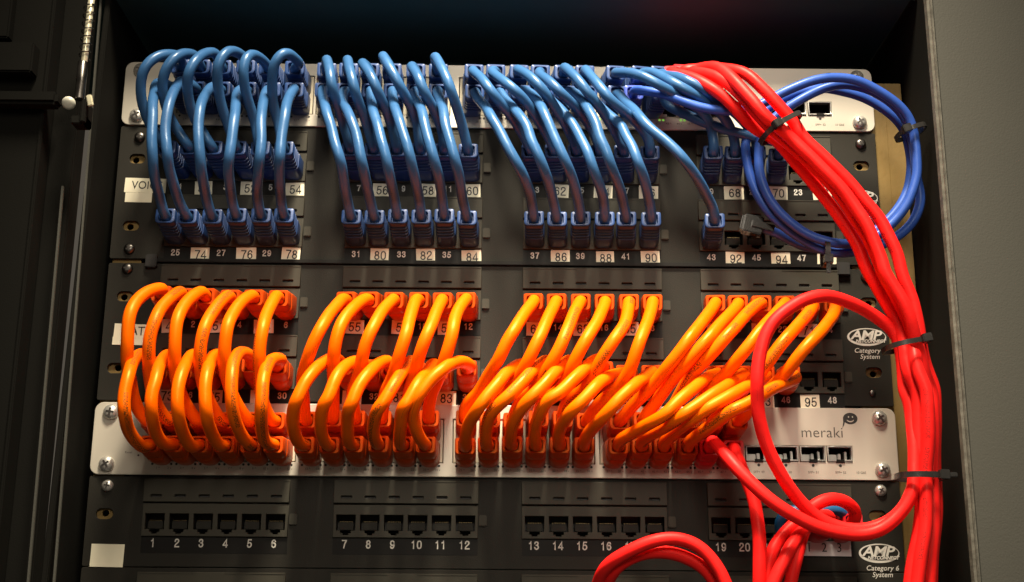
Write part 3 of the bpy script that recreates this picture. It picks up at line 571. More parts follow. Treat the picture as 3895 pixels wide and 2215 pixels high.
CABLES = [
 ('T0', 'blue', ('ut', 0), ('p1', 0), [(-196.3, -33.5, 254.3), (-199.6, -46.3, 251.2), (-205.7, -53, 247.3), (-211.3, -56.9, 239.8), (-215.5, -53.2, 231.8), (-216.3, -47.6, 223), (-215.4, -42.1, 215.8), (-212.5, -37, 208.4), (-206.9, -31.5, 201)]),
 ('T1', 'blue', ('ut', 1), ('p1', 1), [(-187.1, -34.2, 255), (-191, -48, 251.2), (-196.4, -56.5, 242.8), (-201.1, -55, 235.5), (-202.8, -50.7, 227.9), (-203, -44.7, 220.9), (-201.1, -38.6, 213.9), (-195.7, -31.6, 205.4)]),
 ('T2', 'blue', ('ut', 2), ('p1', 2), [(-175.6, -34.7, 258.1), (-180.1, -49.3, 249.8), (-184.7, -57.2, 238.2), (-187.6, -52.6, 229.8), (-188.4, -45.2, 221.7), (-186.6, -38.7, 214.9), (-181.9, -31.8, 207.3)]),
 ('T3', 'blue', ('ut', 3), ('p1', 3), [(-157.3, -34.4, 255.2), (-163.6, -51.4, 252.5), (-168.3, -56.9, 242.8), (-170.2, -53, 235), (-170, -45.6, 226.1), (-167.5, -37.2, 216.6), (-164.9, -31.7, 209.2)]),
 ('T4', 'blue', ('ut', 4), ('p1', 4), [(-144.6, -34.8, 251.6), (-150.3, -52.1, 249.7), (-153.7, -56.8, 240.4), (-154.1, -52.3, 232.1), (-152.3, -41.2, 221.2), (-148.5, -31.8, 210.2)]),
 ('T5', 'blue', ('ut', 5), ('p1', 5), [(-122.2, -34.7, 250.1), (-129, -53.9, 250), (-135.6, -55.4, 242.2), (-137.9, -48.4, 232.2), (-137.7, -39.1, 222.3), (-134.8, -31.8, 213)]),
 ('T6', 'blue', ('ut', 6), ('p1', 6), [(-106.8, -36.8, 254.2), (-103, -51.3, 240.1), (-100.7, -55.7, 228.7), (-98.5, -49.1, 222.3), (-96.3, -39.6, 216.3), (-94.4, -32.3, 209.9)]),
 ('T7', 'blue', ('ut', 7), ('p1', 7), [(-94.1, -36.4, 254.5), (-90.2, -51.5, 239.4), (-87.5, -55.5, 227.6), (-84.4, -46.7, 219.5), (-81.9, -39.3, 214.5), (-79.2, -32.2, 208)]),
 ('T8', 'blue', ('ut', 8), ('p1', 8), [(-85.1, -36.8, 252), (-79, -51.5, 238.9), (-74.6, -55.2, 227.9), (-71.3, -49.1, 222.6), (-68.1, -40.5, 217.6), (-64.8, -32.3, 210.8)]),
 ('T9', 'blue', ('ut', 9), ('p1', 9), [(-72.6, -36.2, 256.9), (-66, -52.6, 241.2), (-60.5, -54.2, 229.8), (-56.5, -47.7, 224.7), (-53.2, -40.2, 219.9), (-49.7, -32.2, 212.4)]),
 ('T10', 'blue', ('ut', 10), ('p1', 10), [(-54.9, -36.7, 250.3), (-49, -53.1, 235.1), (-44.4, -54, 224.7), (-40.9, -47.7, 220.1), (-37.5, -39.7, 215.5), (-34.5, -32.3, 209.1)]),
 ('T11', 'blue', ('ut', 11), ('p1', 11), [(-40.2, -35.1, 257.1), (-35.1, -49.7, 242.8), (-30.2, -56.2, 228.6), (-26.5, -50.9, 221), (-23.6, -42.8, 213.7), (-21.1, -36.8, 207.5), (-19.6, -31.9, 201.4)]),
 ('T12', 'blue', ('ut', 12), ('p1', 12), [(-17.4, -35.4, 247.5), (-10.7, -50, 236.3), (-4.9, -56.8, 225.3), (1.3, -51, 218.6), (7.6, -43, 214), (12.1, -36.9, 209.1), (16, -32, 204.4)]),
 ('T13', 'blue', ('ut', 13), ('p1', 13), [(-5.5, -35.1, 247.1), (2.2, -50.9, 234.6), (9.1, -56.8, 225.8), (15.3, -52.5, 221.3), (20.4, -45.8, 216.2), (26.9, -37.5, 209.7), (31.5, -31.9, 203.9)]),
 ('T14', 'blue', ('ut', 14), ('p1', 14), [(10.4, -35.4, 248.9), (18.4, -51.5, 237.2), (24.5, -56.3, 227.8), (30.2, -51.6, 222.6), (35.5, -43.9, 217.2), (40.8, -37.2, 212), (44.8, -32, 206.7)]),
 ('T15', 'blue', ('ut', 15), ('p1', 15), [(23.8, -36.2, 245.5), (30.2, -51.8, 233.9), (36.8, -55.3, 225), (44, -48.6, 220.7), (50.6, -40.3, 216.9), (57.4, -32.2, 210.8)]),
 ('T16', 'blue', ('ut', 16), ('p1', 16), [(39.7, -35.1, 251.1), (46.3, -52.1, 235.9), (53.5, -55.1, 225.3), (59.4, -49.7, 219.7), (65.5, -42.4, 214.8), (70.3, -36.4, 209.3), (73.8, -31.9, 204.4)]),
 ('T17', 'blue', ('ut', 17), ('p1', 17), [(53.2, -34.5, 250.1), (58.2, -51, 233.8), (64.5, -56.2, 222.3), (71.5, -52.1, 217.5), (78.9, -46.2, 214.7), (85, -40.5, 211.1), (90.4, -35.7, 206.4), (93.3, -31.7, 201.3)]),
 ('T18', 'blue', ('ut', 18), ('p1', 18), [(72.4, -33.3, 247.4), (79.2, -47, 241.9), (87.1, -54.4, 236), (95.5, -56, 230), (104.5, -52.3, 226.4), (113.9, -46.7, 224.2), (122.8, -41.1, 221.3), (129, -36.1, 214.7), (132, -31.4, 206.5)]),
 ('T19', 'blue', ('ut', 19), ('p1', 19), [(95.3, -34.1, 248), (100.4, -47.6, 238.5), (106.7, -55.4, 231.1), (114.6, -55.2, 225.9), (123.9, -50.5, 222.7), (133, -43.7, 219), (140.7, -37.2, 213), (145.2, -31.6, 205.2)]),
 ('T20', 'blue', ('ut', 20), ('p1', 20), [(102.3, -33.8, 246.8), (108.5, -47.8, 239.2), (114.8, -55, 232.6), (123.3, -55.3, 227.3), (131.9, -50.8, 222.6), (141.7, -44, 219), (151.5, -37, 213.2), (158.6, -31.5, 206.7)]),
 ('B0', 'blue', ('ub', 0), ('p2', 0), [(-210.5, -33.4, 239), (-209.2, -43.2, 228.5), (-207.4, -51.7, 217.9), (-205, -58.7, 206.4), (-204.3, -60.4, 197.3), (-202.3, -62.8, 184.6), (-201.8, -58.3, 173.9), (-202.2, -49.7, 167.1), (-202.4, -41.4, 162.2), (-202.6, -33.8, 159)]),
 ('B1', 'blue', ('ub', 1), ('p2', 1), [(-193.9, -33, 241.1), (-196.2, -44.1, 230.9), (-196.2, -55.9, 216.2), (-196.5, -59.5, 205.3), (-195.5, -61.5, 193.5), (-192.7, -63.9, 180.1), (-193.3, -58.5, 174.9), (-192.5, -49.6, 167.2), (-191.5, -39.3, 161.1), (-190.9, -33.5, 158.5)]),
 ('B2', 'blue', ('ub', 2), ('p2', 2), [(-177, -33.4, 236.7), (-178.2, -46, 224.1), (-177.2, -57.1, 210.8), (-176.9, -60.1, 198.5), (-175.4, -62.7, 184.9), (-174.4, -59.5, 174.7), (-174.3, -49.8, 167.3), (-174.4, -39.1, 161.4), (-174.2, -33.9, 159.3)]),
 ('B3', 'blue', ('ub', 3), ('p2', 3), [(-161, -33.9, 233.1), (-158, -49.6, 215.8), (-156.9, -58.9, 201.7), (-156.5, -61.3, 189.8), (-156.7, -63.7, 178.4), (-158.1, -56.2, 171.6), (-158.9, -47.1, 165.2), (-160, -34.2, 159.9)]),
 ('B4', 'blue', ('ub', 4), ('p2', 4), [(-143.7, -33.9, 233.3), (-141.9, -48.6, 217.3), (-140.3, -58.9, 201.9), (-139.4, -61.5, 189), (-139.3, -63.7, 178.6), (-140.9, -56.1, 171.8), (-142.5, -47.1, 165.4), (-144.2, -34.2, 160.1)]),
 ('B5', 'blue', ('ub', 5), ('p2', 5), [(-125.8, -33.6, 235.3), (-127.4, -47.2, 221.5), (-127, -58.1, 208.3), (-127.5, -60.5, 196.3), (-127, -63.5, 180.9), (-127, -64, 178.6), (-128.4, -55.3, 172.2), (-129.5, -46.6, 165.7), (-130.7, -34, 160.3)]),
 ('B6', 'blue', ('ub', 6), ('p2', 6), [(-109.8, -33.6, 234.3), (-105.7, -46, 220.9), (-101, -58, 206.6), (-97.9, -60, 196.7), (-97.6, -60.8, 193), (-92.8, -63.7, 179.1), (-91.1, -54.8, 170.8), (-90.2, -44.4, 163.6), (-90, -34, 159.4)]),
 ('B7', 'blue', ('ub', 7), ('p2', 7), [(-97, -33.7, 232.3), (-93.3, -45.4, 219.9), (-87.6, -58.1, 205.4), (-84.5, -60.1, 195.5), (-83.8, -60.6, 193.2), (-79.9, -63.6, 178.6), (-77.9, -54.1, 170), (-76.7, -42.9, 163), (-76.6, -34.1, 159.5)]),
 ('B8', 'blue', ('ub', 8), ('p2', 8), [(-78.9, -34.1, 229.6), (-75.3, -48.9, 214), (-71.5, -58.8, 200.1), (-69.8, -60.3, 193.5), (-66.6, -62.6, 182.9), (-64, -59.7, 173.8), (-62.5, -48.2, 166.4), (-61.9, -34.3, 160.8)]),
 ('B9', 'blue', ('ub', 9), ('p2', 9), [(-66, -33.8, 233.3), (-62.3, -49.8, 215.7), (-58.5, -58.9, 202.1), (-55.5, -60.7, 193.4), (-52.2, -63, 182.9), (-49.5, -57.9, 174), (-47.9, -46.4, 165.9), (-47.1, -34.1, 161)]),
 ('B10', 'blue', ('ub', 10), ('p2', 10), [(-53.3, -33.8, 232.8), (-47.9, -48.3, 217.8), (-44.2, -58.5, 204.4), (-41.6, -60.8, 193.5), (-38.2, -63, 183.1), (-36.2, -58.5, 174.5), (-34.6, -50, 168.6), (-33.3, -34.1, 161.2)]),
 ('B11', 'blue', ('ub', 11), ('p2', 11), [(-38.8, -33.6, 234.4), (-33.9, -49.8, 216.7), (-31.5, -58.5, 204.5), (-29.2, -60.6, 193.7), (-25.7, -63.4, 179.8), (-23.3, -55.9, 171.1), (-21.4, -46, 163.7), (-20.1, -33.9, 158.8)]),
 ('B12', 'blue', ('ub', 12), ('p2', 12), [(-14, -33.3, 231.3), (-8.6, -45.6, 219.4), (-3.4, -57.8, 205.7), (0.9, -59.7, 197.9), (2.6, -60.5, 194.1), (7.5, -62.7, 183.7), (12.4, -60.3, 175), (16.2, -52.5, 169.5), (18.8, -45.4, 164.3), (20.9, -33.8, 159.2)]),
 ('B13', 'blue', ('ub', 13), ('p2', 13), [(2.3, -33.3, 231.5), (8.6, -47.9, 217.3), (14.1, -58.2, 205.8), (18.3, -59.9, 198), (18.3, -60.6, 194.2), (23.1, -62.9, 183.7), (26.9, -59.4, 174.8), (30.2, -51.3, 168.8), (32.3, -42.2, 163), (34.2, -33.8, 159.3)]),
 ('B14', 'blue', ('ub', 14), ('p2', 14), [(16.2, -33, 235.9), (22.3, -44.8, 225.4), (26.9, -57.1, 211), (30.5, -59.5, 202.2), (32.9, -61, 194.2), (37, -63, 183.8), (40.7, -60.3, 175.9), (44.1, -52.6, 169.8), (46.9, -46.1, 164.4), (49.7, -33.6, 158.3)]),
 ('B15', 'blue', ('ub', 15), ('p2', 15), [(30.4, -29.8, 232), (37.6, -37.7, 221.2), (44, -45.9, 209.2), (48.6, -51.3, 198.2), (53, -57.3, 186.2), (56, -56.6, 176.8), (59.4, -50.6, 170.6), (62.4, -42.9, 164.3), (64, -33.8, 160.3)]),
 ('B16', 'blue', ('ub', 16), ('p2', 16), [(45.5, -33.1, 235.5), (50.4, -45, 224.3), (54.5, -56.9, 210.7), (59.1, -59.7, 201), (59.5, -60.9, 194.5), (63.5, -62.8, 185.5), (65.9, -61.5, 177), (69.5, -53.6, 170.9), (73.2, -45.7, 164.8), (76.4, -33.7, 159.1)]),
 ('B17', 'blue', ('ub', 17), ('p2', 17), [(58.4, -29.8, 230.9), (64.2, -36.1, 222.1), (69.8, -43.4, 213.1), (74.9, -47.8, 206), (75.7, -51.1, 198.5), (79.4, -55.4, 190.4), (82.5, -58.7, 179.5), (86.8, -51.8, 172.4), (90, -42.8, 164.6), (91.9, -33.8, 160.5)]),
 ('B18', 'blue', ('ub', 18), ('p2', 18), [(76, -32.7, 230.5), (81.5, -45.3, 218.4), (86.4, -55.9, 206.8), (91.4, -59.2, 199), (93.7, -59.7, 197.3), (100.6, -61.5, 190.2), (107.9, -63.7, 180.4), (115.4, -56.3, 173.6), (121.2, -49, 168), (127.5, -38.9, 162.4), (130.5, -33.3, 159.8)]),
 ('X0', 'blue', ('ub', 20), ('p1', 21), [(102.5, -29.1, 228.9), (111.4, -32.9, 222.6), (120.5, -34.4, 217.3), (131.6, -34.9, 212.5), (142.1, -35.5, 209), (152.7, -35.9, 206.3), (164.5, -33, 203.5), (174.3, -30.7, 204.9)]),
 ('U0', 'orange', ('q1', 0), ('lt', 0), [(-196.5, -32.8, 106.9), (-199, -41.1, 104.7), (-203, -47.3, 100.6), (-206.4, -54.5, 93.2), (-207.2, -61.7, 84.1), (-208.3, -61.2, 75.9), (-208.2, -60.2, 66.6), (-209, -55.9, 58.6), (-208.4, -50.9, 51.9), (-207.4, -44.5, 43), (-205.8, -39.6, 35.5), (-203, -35.4, 29.7), (-198.9, -31.6, 25.6)]),
 ('U1', 'orange', ('q1', 1), ('lt', 1), [(-186, -33.2, 105.7), (-189.3, -44.6, 98.9), (-192.6, -52.8, 90.7), (-193.2, -61, 80.8), (-194.8, -61.2, 72.5), (-195, -60.2, 63.8), (-196.2, -55.4, 55.9), (-196.5, -50.1, 49.2), (-195.4, -41.9, 38.2), (-192.2, -36.6, 31.4), (-187.7, -31.7, 26.2)]),
 ('U2', 'orange', ('q1', 2), ('lt', 2), [(-173.8, -33.2, 105.8), (-176.9, -44.2, 99.1), (-180.3, -52.3, 90.9), (-181.1, -60.6, 81), (-181.5, -61.3, 72.6), (-181.1, -60.3, 63.9), (-181.3, -55.8, 55.9), (-181.2, -50.5, 49.3), (-178.4, -42, 38.3), (-174.6, -36.1, 31), (-171.1, -31.7, 25.8)]),
 ('U3', 'orange', ('q1', 3), ('lt', 3), [(-157.8, -33.4, 103.3), (-161, -44.8, 96), (-163.6, -54.2, 85.7), (-164.8, -61.9, 75.5), (-166.1, -60.8, 66.8), (-166.5, -59.1, 58.4), (-167.4, -52.8, 50.7), (-164.2, -42.6, 38.3), (-159.8, -36, 30.5), (-156.3, -31.8, 25.9)]),
 ('U4', 'orange', ('q1', 4), ('lt', 4), [(-143.9, -33.3, 103.5), (-147.4, -44.4, 96.9), (-150.9, -53.6, 87.2), (-152.1, -62, 77.4), (-153, -61.1, 69.3), (-152.9, -60.2, 61.2), (-153.2, -54.8, 53.4), (-149.5, -43.3, 39.5), (-145, -36.5, 31.2), (-140.9, -31.7, 26)]),
 ('U5', 'orange', ('q1', 5), ('lt', 5), [(-129.9, -33.7, 103.5), (-131.3, -44.1, 95.9), (-132.2, -53, 85.7), (-131.8, -61.5, 75.9), (-132.6, -61, 67.1), (-133.3, -59.5, 58.5), (-134, -52.8, 51), (-133.8, -42, 38.1), (-130.4, -35.3, 30.3), (-127.9, -31.9, 26.7)]),
 ('U6', 'orange', ('q1', 6), ('lt', 6), [(-91.1, -33.8, 101.6), (-94.2, -45.3, 93.4), (-97, -53.2, 85.4), (-99.1, -61.3, 76.8), (-101.7, -61.2, 70.3), (-104.9, -60.2, 62.8), (-108.3, -54.6, 55.6), (-110.6, -48.6, 49.1), (-110.7, -41.7, 40.7), (-110.3, -36, 33.3), (-109.8, -31.9, 28)]),
 ('U7', 'orange', ('q1', 7), ('lt', 7), [(-77.2, -33.9, 101.4), (-82.2, -46.3, 93.9), (-86.6, -56, 84.8), (-89.1, -61.7, 76.2), (-90.7, -60.7, 68.7), (-91.1, -59.2, 61.9), (-92.3, -52.3, 54.4), (-92.8, -45.5, 46.8), (-93.3, -43.4, 44.1), (-93.7, -37.7, 36.8), (-93.8, -31.9, 29.3)]),
 ('U8', 'orange', ('q1', 8), ('lt', 8), [(-60.8, -33.8, 101.6), (-65, -45.6, 93.6), (-68, -54.6, 84.1), (-70.5, -61.8, 74.6), (-73.8, -60.8, 67.6), (-75.4, -59.7, 60.8), (-77.6, -53.6, 54.3), (-80.3, -47.5, 47.7), (-82.9, -45.2, 46.3), (-82.1, -37.8, 36.8), (-80.2, -31.9, 29.5)]),
 ('U9', 'orange', ('q1', 9), ('lt', 9), [(-47.4, -34.1, 101.6), (-48.4, -43.7, 94.2), (-49.9, -53, 84), (-51.3, -61.9, 73.5), (-53.5, -61, 66.6), (-55.1, -59.7, 59.2), (-57.8, -53.3, 52.8), (-60.4, -47.2, 46.8), (-62.9, -44.9, 45.3), (-64.7, -38, 36.9), (-65.9, -32, 29.6)]),
 ('U10', 'orange', ('q1', 10), ('lt', 10), [(-32.2, -34.2, 101.8), (-34.5, -45.6, 92.7), (-36.3, -54.2, 83.2), (-38.6, -61.8, 73.7), (-41.9, -60.6, 65), (-44.9, -57.1, 58), (-46.9, -50.2, 51.1), (-50, -44.5, 45.5), (-50.9, -37.6, 37.1), (-51.7, -32, 30.3)]),
 ('U11', 'orange', ('q1', 11), ('lt', 11), [(-17.1, -34.1, 102.5), (-20.9, -45.1, 94.8), (-23.4, -53.9, 85.2), (-24.7, -62, 76.1), (-26.3, -61.1, 69.2), (-28.5, -60, 61.7), (-31, -54.7, 56.3), (-32.9, -48.4, 49.8), (-35.3, -45, 46.7), (-37.9, -38, 38.4), (-39.2, -32, 31)]),
 ('U12', 'orange', ('q1', 12), ('lt', 12), [(22.9, -33.7, 101.8), (17.8, -45.3, 93.2), (13.5, -53.5, 84.5), (9.4, -62, 75.2), (5.4, -61, 68.3), (2, -60, 60.8), (-3.2, -53.1, 54.4), (-7.9, -46, 47.4), (-12, -40.5, 41.2), (-16, -37.7, 40.4), (-18.7, -31.9, 33)]),
 ('U13', 'orange', ('q1', 13), ('lt', 13), [(35.6, -33.7, 101.2), (30.9, -47.1, 89.8), (27, -55.6, 80.5), (23.9, -61.8, 71.8), (21.1, -61, 65.5), (18.2, -60.1, 58.6), (13.7, -53.9, 52.6), (8.6, -46.2, 45.2), (1.5, -41.2, 44.1), (-1.4, -36, 37.8), (-3.1, -31.9, 32.5)]),
 ('U14', 'orange', ('q1', 14), ('lt', 14), [(49.6, -33.6, 101.4), (45.9, -45.2, 91.6), (41.8, -53.6, 82.3), (37.8, -61.9, 71.9), (35, -61, 65.6), (30.9, -60, 58.1), (26.5, -52.7, 50.6), (21.5, -45.8, 44.1), (15.1, -41, 41.9), (11.1, -34.8, 34.5), (9.4, -31.8, 30.8)]),
 ('U15', 'orange', ('q1', 15), ('lt', 15), [(64.8, -33.7, 100.9), (60.1, -46.3, 90.3), (55.8, -54.8, 80.9), (51.2, -61.8, 72.1), (47.7, -60.9, 65.7), (43.7, -58.5, 57.3), (40, -51.9, 50.9), (34.5, -44.1, 43.4), (27.6, -39.1, 42.3), (24.2, -31.9, 33.3)]),
 ('U16', 'orange', ('q1', 16), ('lt', 16), [(78.2, -33.8, 101), (75.7, -45.6, 90.6), (72.3, -55, 79.8), (66.9, -61.8, 71.6), (62.8, -60.9, 65.3), (58.2, -59, 58.5), (54.6, -51.9, 51.6), (49.2, -44.3, 44.6), (42.4, -39, 42.4), (38.5, -31.9, 34)]),
 ('U17', 'orange', ('q1', 17), ('lt', 17), [(92.2, -33.6, 101.8), (89.4, -45.9, 90.6), (85.9, -53.8, 81.4), (81.4, -61.9, 71.1), (77.8, -60.8, 63), (75.6, -58.8, 55.2), (72.5, -53.7, 50.2), (68.3, -48.1, 45.3), (61.1, -41.4, 40.4), (55.6, -35.2, 34.2), (52.8, -31.8, 30.5)]),
 ('U18', 'orange', ('q1', 18), ('lt', 18), [(130, -33.3, 100.9), (122.9, -45.4, 91), (116, -53.7, 82.3), (109.3, -61.9, 72.6), (104, -60.9, 65), (98.2, -59.2, 58.2), (93.1, -52.8, 52.3), (87.3, -46.1, 46.4), (80.8, -39.8, 40.2), (76.4, -35.4, 35.5), (73.1, -31.7, 31.3)]),
 ('U19', 'orange', ('q1', 19), ('lt', 19), [(143.4, -33.3, 99.8), (133.9, -47.1, 88.9), (125.6, -56.3, 79.9), (118.6, -61.6, 71.5), (112.2, -60.5, 64.6), (106.1, -56.4, 57.7), (101, -49.6, 51.2), (96.3, -44, 45.7), (91, -37.5, 38.3), (85.6, -31.7, 32)]),
 ('U20', 'orange', ('q1', 20), ('lt', 20), [(156.3, -33.3, 101.2), (146.8, -45.8, 92.4), (138.3, -55, 83.4), (130.3, -61.7, 74.6), (124.4, -60.7, 67), (118.3, -57.5, 60.5), (112.2, -50.5, 54.7), (107, -43.7, 47.6), (103, -37.1, 39.1), (98.7, -31.7, 32.7)]),
 ('U21', 'orange', ('q1', 21), ('lt', 21), [(171.4, -33.3, 101.9), (160.4, -48.3, 89.4), (151.4, -58.3, 79.1), (144, -61.3, 70.6), (138.1, -60.3, 63.7), (132.9, -55.5, 57.5), (128, -49, 51.6), (123.5, -44.1, 47), (117.2, -37.3, 39.8), (112.5, -31.7, 33.4)]),
 ('U22', 'orange', ('q1', 22), ('lt', 22), [(188.4, -33.2, 100.9), (179.4, -46, 90.2), (171, -55, 80.7), (163.2, -61.8, 71.9), (157.8, -60.9, 65.5), (153.1, -60, 59.1), (149.2, -55.1, 54.2), (143.2, -48.3, 48.3), (136.6, -41.4, 41.6), (130.8, -35.8, 35.9), (126.6, -31.7, 31.8)]),
 ('U23', 'orange', ('q1', 23), ('lt', 23), [(201.1, -33.3, 100.3), (194.4, -45.7, 89.1), (185.3, -55.9, 78.2), (176.5, -61.6, 69.6), (169.4, -60.4, 62.1), (164.3, -55.8, 55.3), (159.5, -49.3, 49.4), (153.5, -42.9, 44), (147.9, -37.1, 38.2), (143.9, -31.7, 31.9)]),
 ('V0', 'orange', ('q2', 0), ('lb', 0), [(-204.1, -33.5, 67), (-205.9, -41.6, 65.2), (-206.1, -49.2, 60.7), (-205.5, -58.1, 54.7), (-204.2, -66.2, 48.4), (-204.9, -68.2, 41), (-204.3, -69.8, 35), (-202.7, -72, 26.7), (-203.7, -62.6, 20.8), (-202.9, -53.7, 15.8), (-201.3, -42.9, 12.4), (-199.8, -35.2, 11.4)]),
 ('V1', 'orange', ('q2', 1), ('lb', 1), [(-189.6, -33.9, 67), (-190.8, -40.4, 65), (-190.6, -50.8, 58.7), (-188.4, -64.7, 49.4), (-188.7, -67.9, 41.9), (-190, -68.7, 39.9), (-189.3, -70.5, 33.3), (-189.2, -68.6, 26.2), (-190.1, -58.1, 20.4), (-189.2, -47.1, 15.7), (-188.1, -35.6, 13.2)]),
 ('V2', 'orange', ('q2', 2), ('lb', 2), [(-174.1, -33.7, 67.2), (-175.9, -41.1, 65.6), (-176.3, -50.2, 60.1), (-174.7, -63.8, 50.9), (-175.5, -68.3, 41.3), (-174.5, -70.3, 34), (-173.9, -68.6, 25.8), (-174.9, -57, 19), (-173.9, -44.9, 13.8), (-172.8, -35.4, 11.6)]),
 ('V3', 'orange', ('q2', 3), ('lb', 3), [(-160.3, -33.8, 67.3), (-162.2, -41.3, 65.7), (-162.5, -51.5, 59.4), (-160.8, -65.1, 50.2), (-161, -68.3, 41.4), (-160.1, -70.1, 34.8), (-158.6, -69.1, 26.4), (-158.7, -56.3, 19.2), (-157.5, -44.8, 14.5), (-156.4, -35.5, 12.3)]),
 ('V4', 'orange', ('q2', 4), ('lb', 4), [(-142.4, -33.3, 66.3), (-144.1, -40, 66.7), (-146.7, -47.9, 65.9), (-147.5, -59.2, 58.5), (-146.7, -67.1, 49.3), (-146.7, -68.5, 43.8), (-145.4, -70.6, 35.4), (-144.4, -66.9, 26.9), (-143.1, -54.6, 19.6), (-141.4, -44.3, 15.3), (-139.5, -35.1, 13.1)]),
 ('V5', 'orange', ('q2', 5), ('lb', 5), [(-124.2, -33.9, 64.5), (-127.5, -45.3, 62.7), (-128.8, -56.5, 56.3), (-128.7, -67, 46.6), (-129, -69.2, 38.7), (-128.9, -70.1, 35.6), (-129.1, -69.7, 27.7), (-130.4, -56.9, 20.5), (-130.5, -46.8, 15.6), (-128.3, -35.7, 13.7)]),
 ('V6', 'orange', ('q2', 6), ('lb', 6), [(-90.9, -33.3, 64.3), (-95.8, -45.6, 62.6), (-100, -59.9, 55.2), (-103.8, -67.3, 47.3), (-107.1, -69.3, 40.6), (-109, -71.2, 33.4), (-110.6, -71.6, 33.2), (-112.4, -63, 26), (-112.9, -53, 19.5), (-111.9, -43, 15.1), (-109.8, -35, 13.3)]),
 ('V7', 'orange', ('q2', 7), ('lb', 7), [(-76.4, -33.5, 63.2), (-81.1, -45.1, 61.4), (-84.9, -56.4, 56.4), (-88.5, -66.8, 48.1), (-90.8, -68.7, 41.4), (-92.5, -70.9, 33.6), (-94.6, -71.5, 33.3), (-96.4, -63.3, 26.1), (-97.5, -53, 19.6), (-96.8, -42.7, 15.3), (-95.1, -35.2, 13.4)]),
 ('V8', 'orange', ('q2', 8), ('lb', 8), [(-62.1, -33.8, 64.4), (-67.2, -47.8, 59.7), (-70.8, -62.1, 52.1), (-74.6, -67.7, 44.6), (-77.5, -70, 37.3), (-78.7, -71.9, 30.6), (-80.6, -70.1, 30.3), (-82.6, -59, 24), (-83.6, -48.3, 18.1), (-82.7, -35.5, 14)]),
 ('V9', 'orange', ('q2', 9), ('lb', 9), [(-49.5, -34.2, 65.1), (-52.3, -49.9, 55.8), (-55.4, -66.3, 45.6), (-58.9, -68.6, 38.8), (-61.4, -70.8, 32.1), (-65.2, -71.5, 30.2), (-67.7, -59.6, 24), (-68.5, -49.4, 18.6), (-67.4, -35.9, 14.7)]),
 ('V10', 'orange', ('q2', 10), ('lb', 10), [(-36.2, -34.3, 63.3), (-39.3, -50.4, 54.1), (-42.8, -66.1, 45.2), (-46.4, -68.8, 37.2), (-48.4, -70.7, 31.1), (-50.9, -71.6, 31.4), (-52.9, -60.3, 24.1), (-54.1, -48.9, 18.2), (-54.5, -36, 14.2)]),
 ('V11', 'orange', ('q2', 11), ('lb', 11), [(-13.4, -33, 60.1), (-17.4, -42.9, 61.7), (-24, -55.3, 58.9), (-30.4, -66.5, 52.8), (-36.4, -68.6, 46.5), (-40.7, -70.7, 39.2), (-44.9, -68.5, 32.5), (-45.8, -61, 27.5), (-45.3, -53.5, 22.3), (-43.4, -44.1, 17.9), (-40.4, -34.8, 15.1)]),
 ('V12', 'orange', ('q2', 12), ('lb', 12), [(16.9, -33.7, 63.3), (12, -43.6, 60), (5.5, -60, 51.4), (1, -67.1, 44.8), (-4.1, -69.3, 38.6), (-9, -71.7, 31.2), (-12.9, -64, 26.7), (-15.6, -53.5, 20.8), (-17.1, -42.3, 16), (-17.2, -35.4, 13.4)]),
 ('V13', 'orange', ('q2', 13), ('lb', 13), [(30.8, -33.4, 65.9), (23.7, -48.9, 57.9), (17, -64.7, 49.4), (11.8, -67.9, 43), (5.6, -70.5, 35.6), (-1.5, -67.3, 30.2), (-4.4, -56.4, 23.9), (-5.5, -45.2, 18), (-5.4, -35.2, 14.1)]),
 ('V14', 'orange', ('q2', 14), ('lb', 14), [(45.2, -33.6, 66), (37.9, -48.2, 59.3), (30.7, -65.1, 50), (24.9, -68.4, 42.4), (18.6, -71, 35), (11, -61, 27.3), (8.6, -48.9, 20.5), (8.3, -35.3, 15.4)]),
 ('V15', 'orange', ('q2', 15), ('lb', 15), [(62, -33.2, 66.8), (55.2, -45.1, 61.9), (47, -62.4, 51.9), (39.7, -67.9, 44.4), (33.9, -70.1, 37.6), (29.3, -71.3, 37.2), (25.9, -64.9, 30.9), (23, -55.6, 25.4), (22.2, -44.5, 19.5), (22.4, -35, 15.6)]),
 ('V16', 'orange', ('q2', 16), ('lb', 16), [(72.7, -34.2, 57.6), (64.1, -50.1, 52.6), (55.2, -66.7, 43.6), (49.3, -69.3, 36.7), (44, -71.4, 31.7), (41.8, -70, 29.6), (37.8, -58.7, 25), (36.1, -48.5, 20.2), (36.1, -35.9, 16.1)]),
 ('V17', 'orange', ('q2', 17), ('lb', 17), [(92.5, -34, 59), (84.1, -49.6, 52.3), (75.8, -66.1, 43.8), (68.6, -68.9, 36.9), (66.2, -70.2, 33.2), (60.1, -67.6, 26.7), (54.1, -54.5, 22.3), (51.1, -43.4, 18.7), (50.4, -35.7, 16.3)]),
 ('V18', 'orange', ('q2', 18), ('lb', 18), [(129.8, -33.1, 58), (121.9, -44.3, 54.2), (113, -59.1, 46), (105.3, -67.1, 39.3), (98.6, -69.3, 33.1), (94.3, -70.9, 28.1), (87.3, -67.2, 24.7), (80, -55.5, 21.8), (74.1, -43.8, 19.4), (70.8, -34.9, 17.7)]),
 ('V19', 'orange', ('q2', 19), ('lb', 19), [(146.1, -33, 57.8), (136.1, -47, 51.4), (125.5, -63, 43.1), (115.9, -68.1, 36.3), (109.2, -70, 31.8), (101.1, -70.2, 26.6), (94.1, -58.1, 22.7), (87.4, -45.7, 19.5), (83.2, -34.7, 17.5)]),
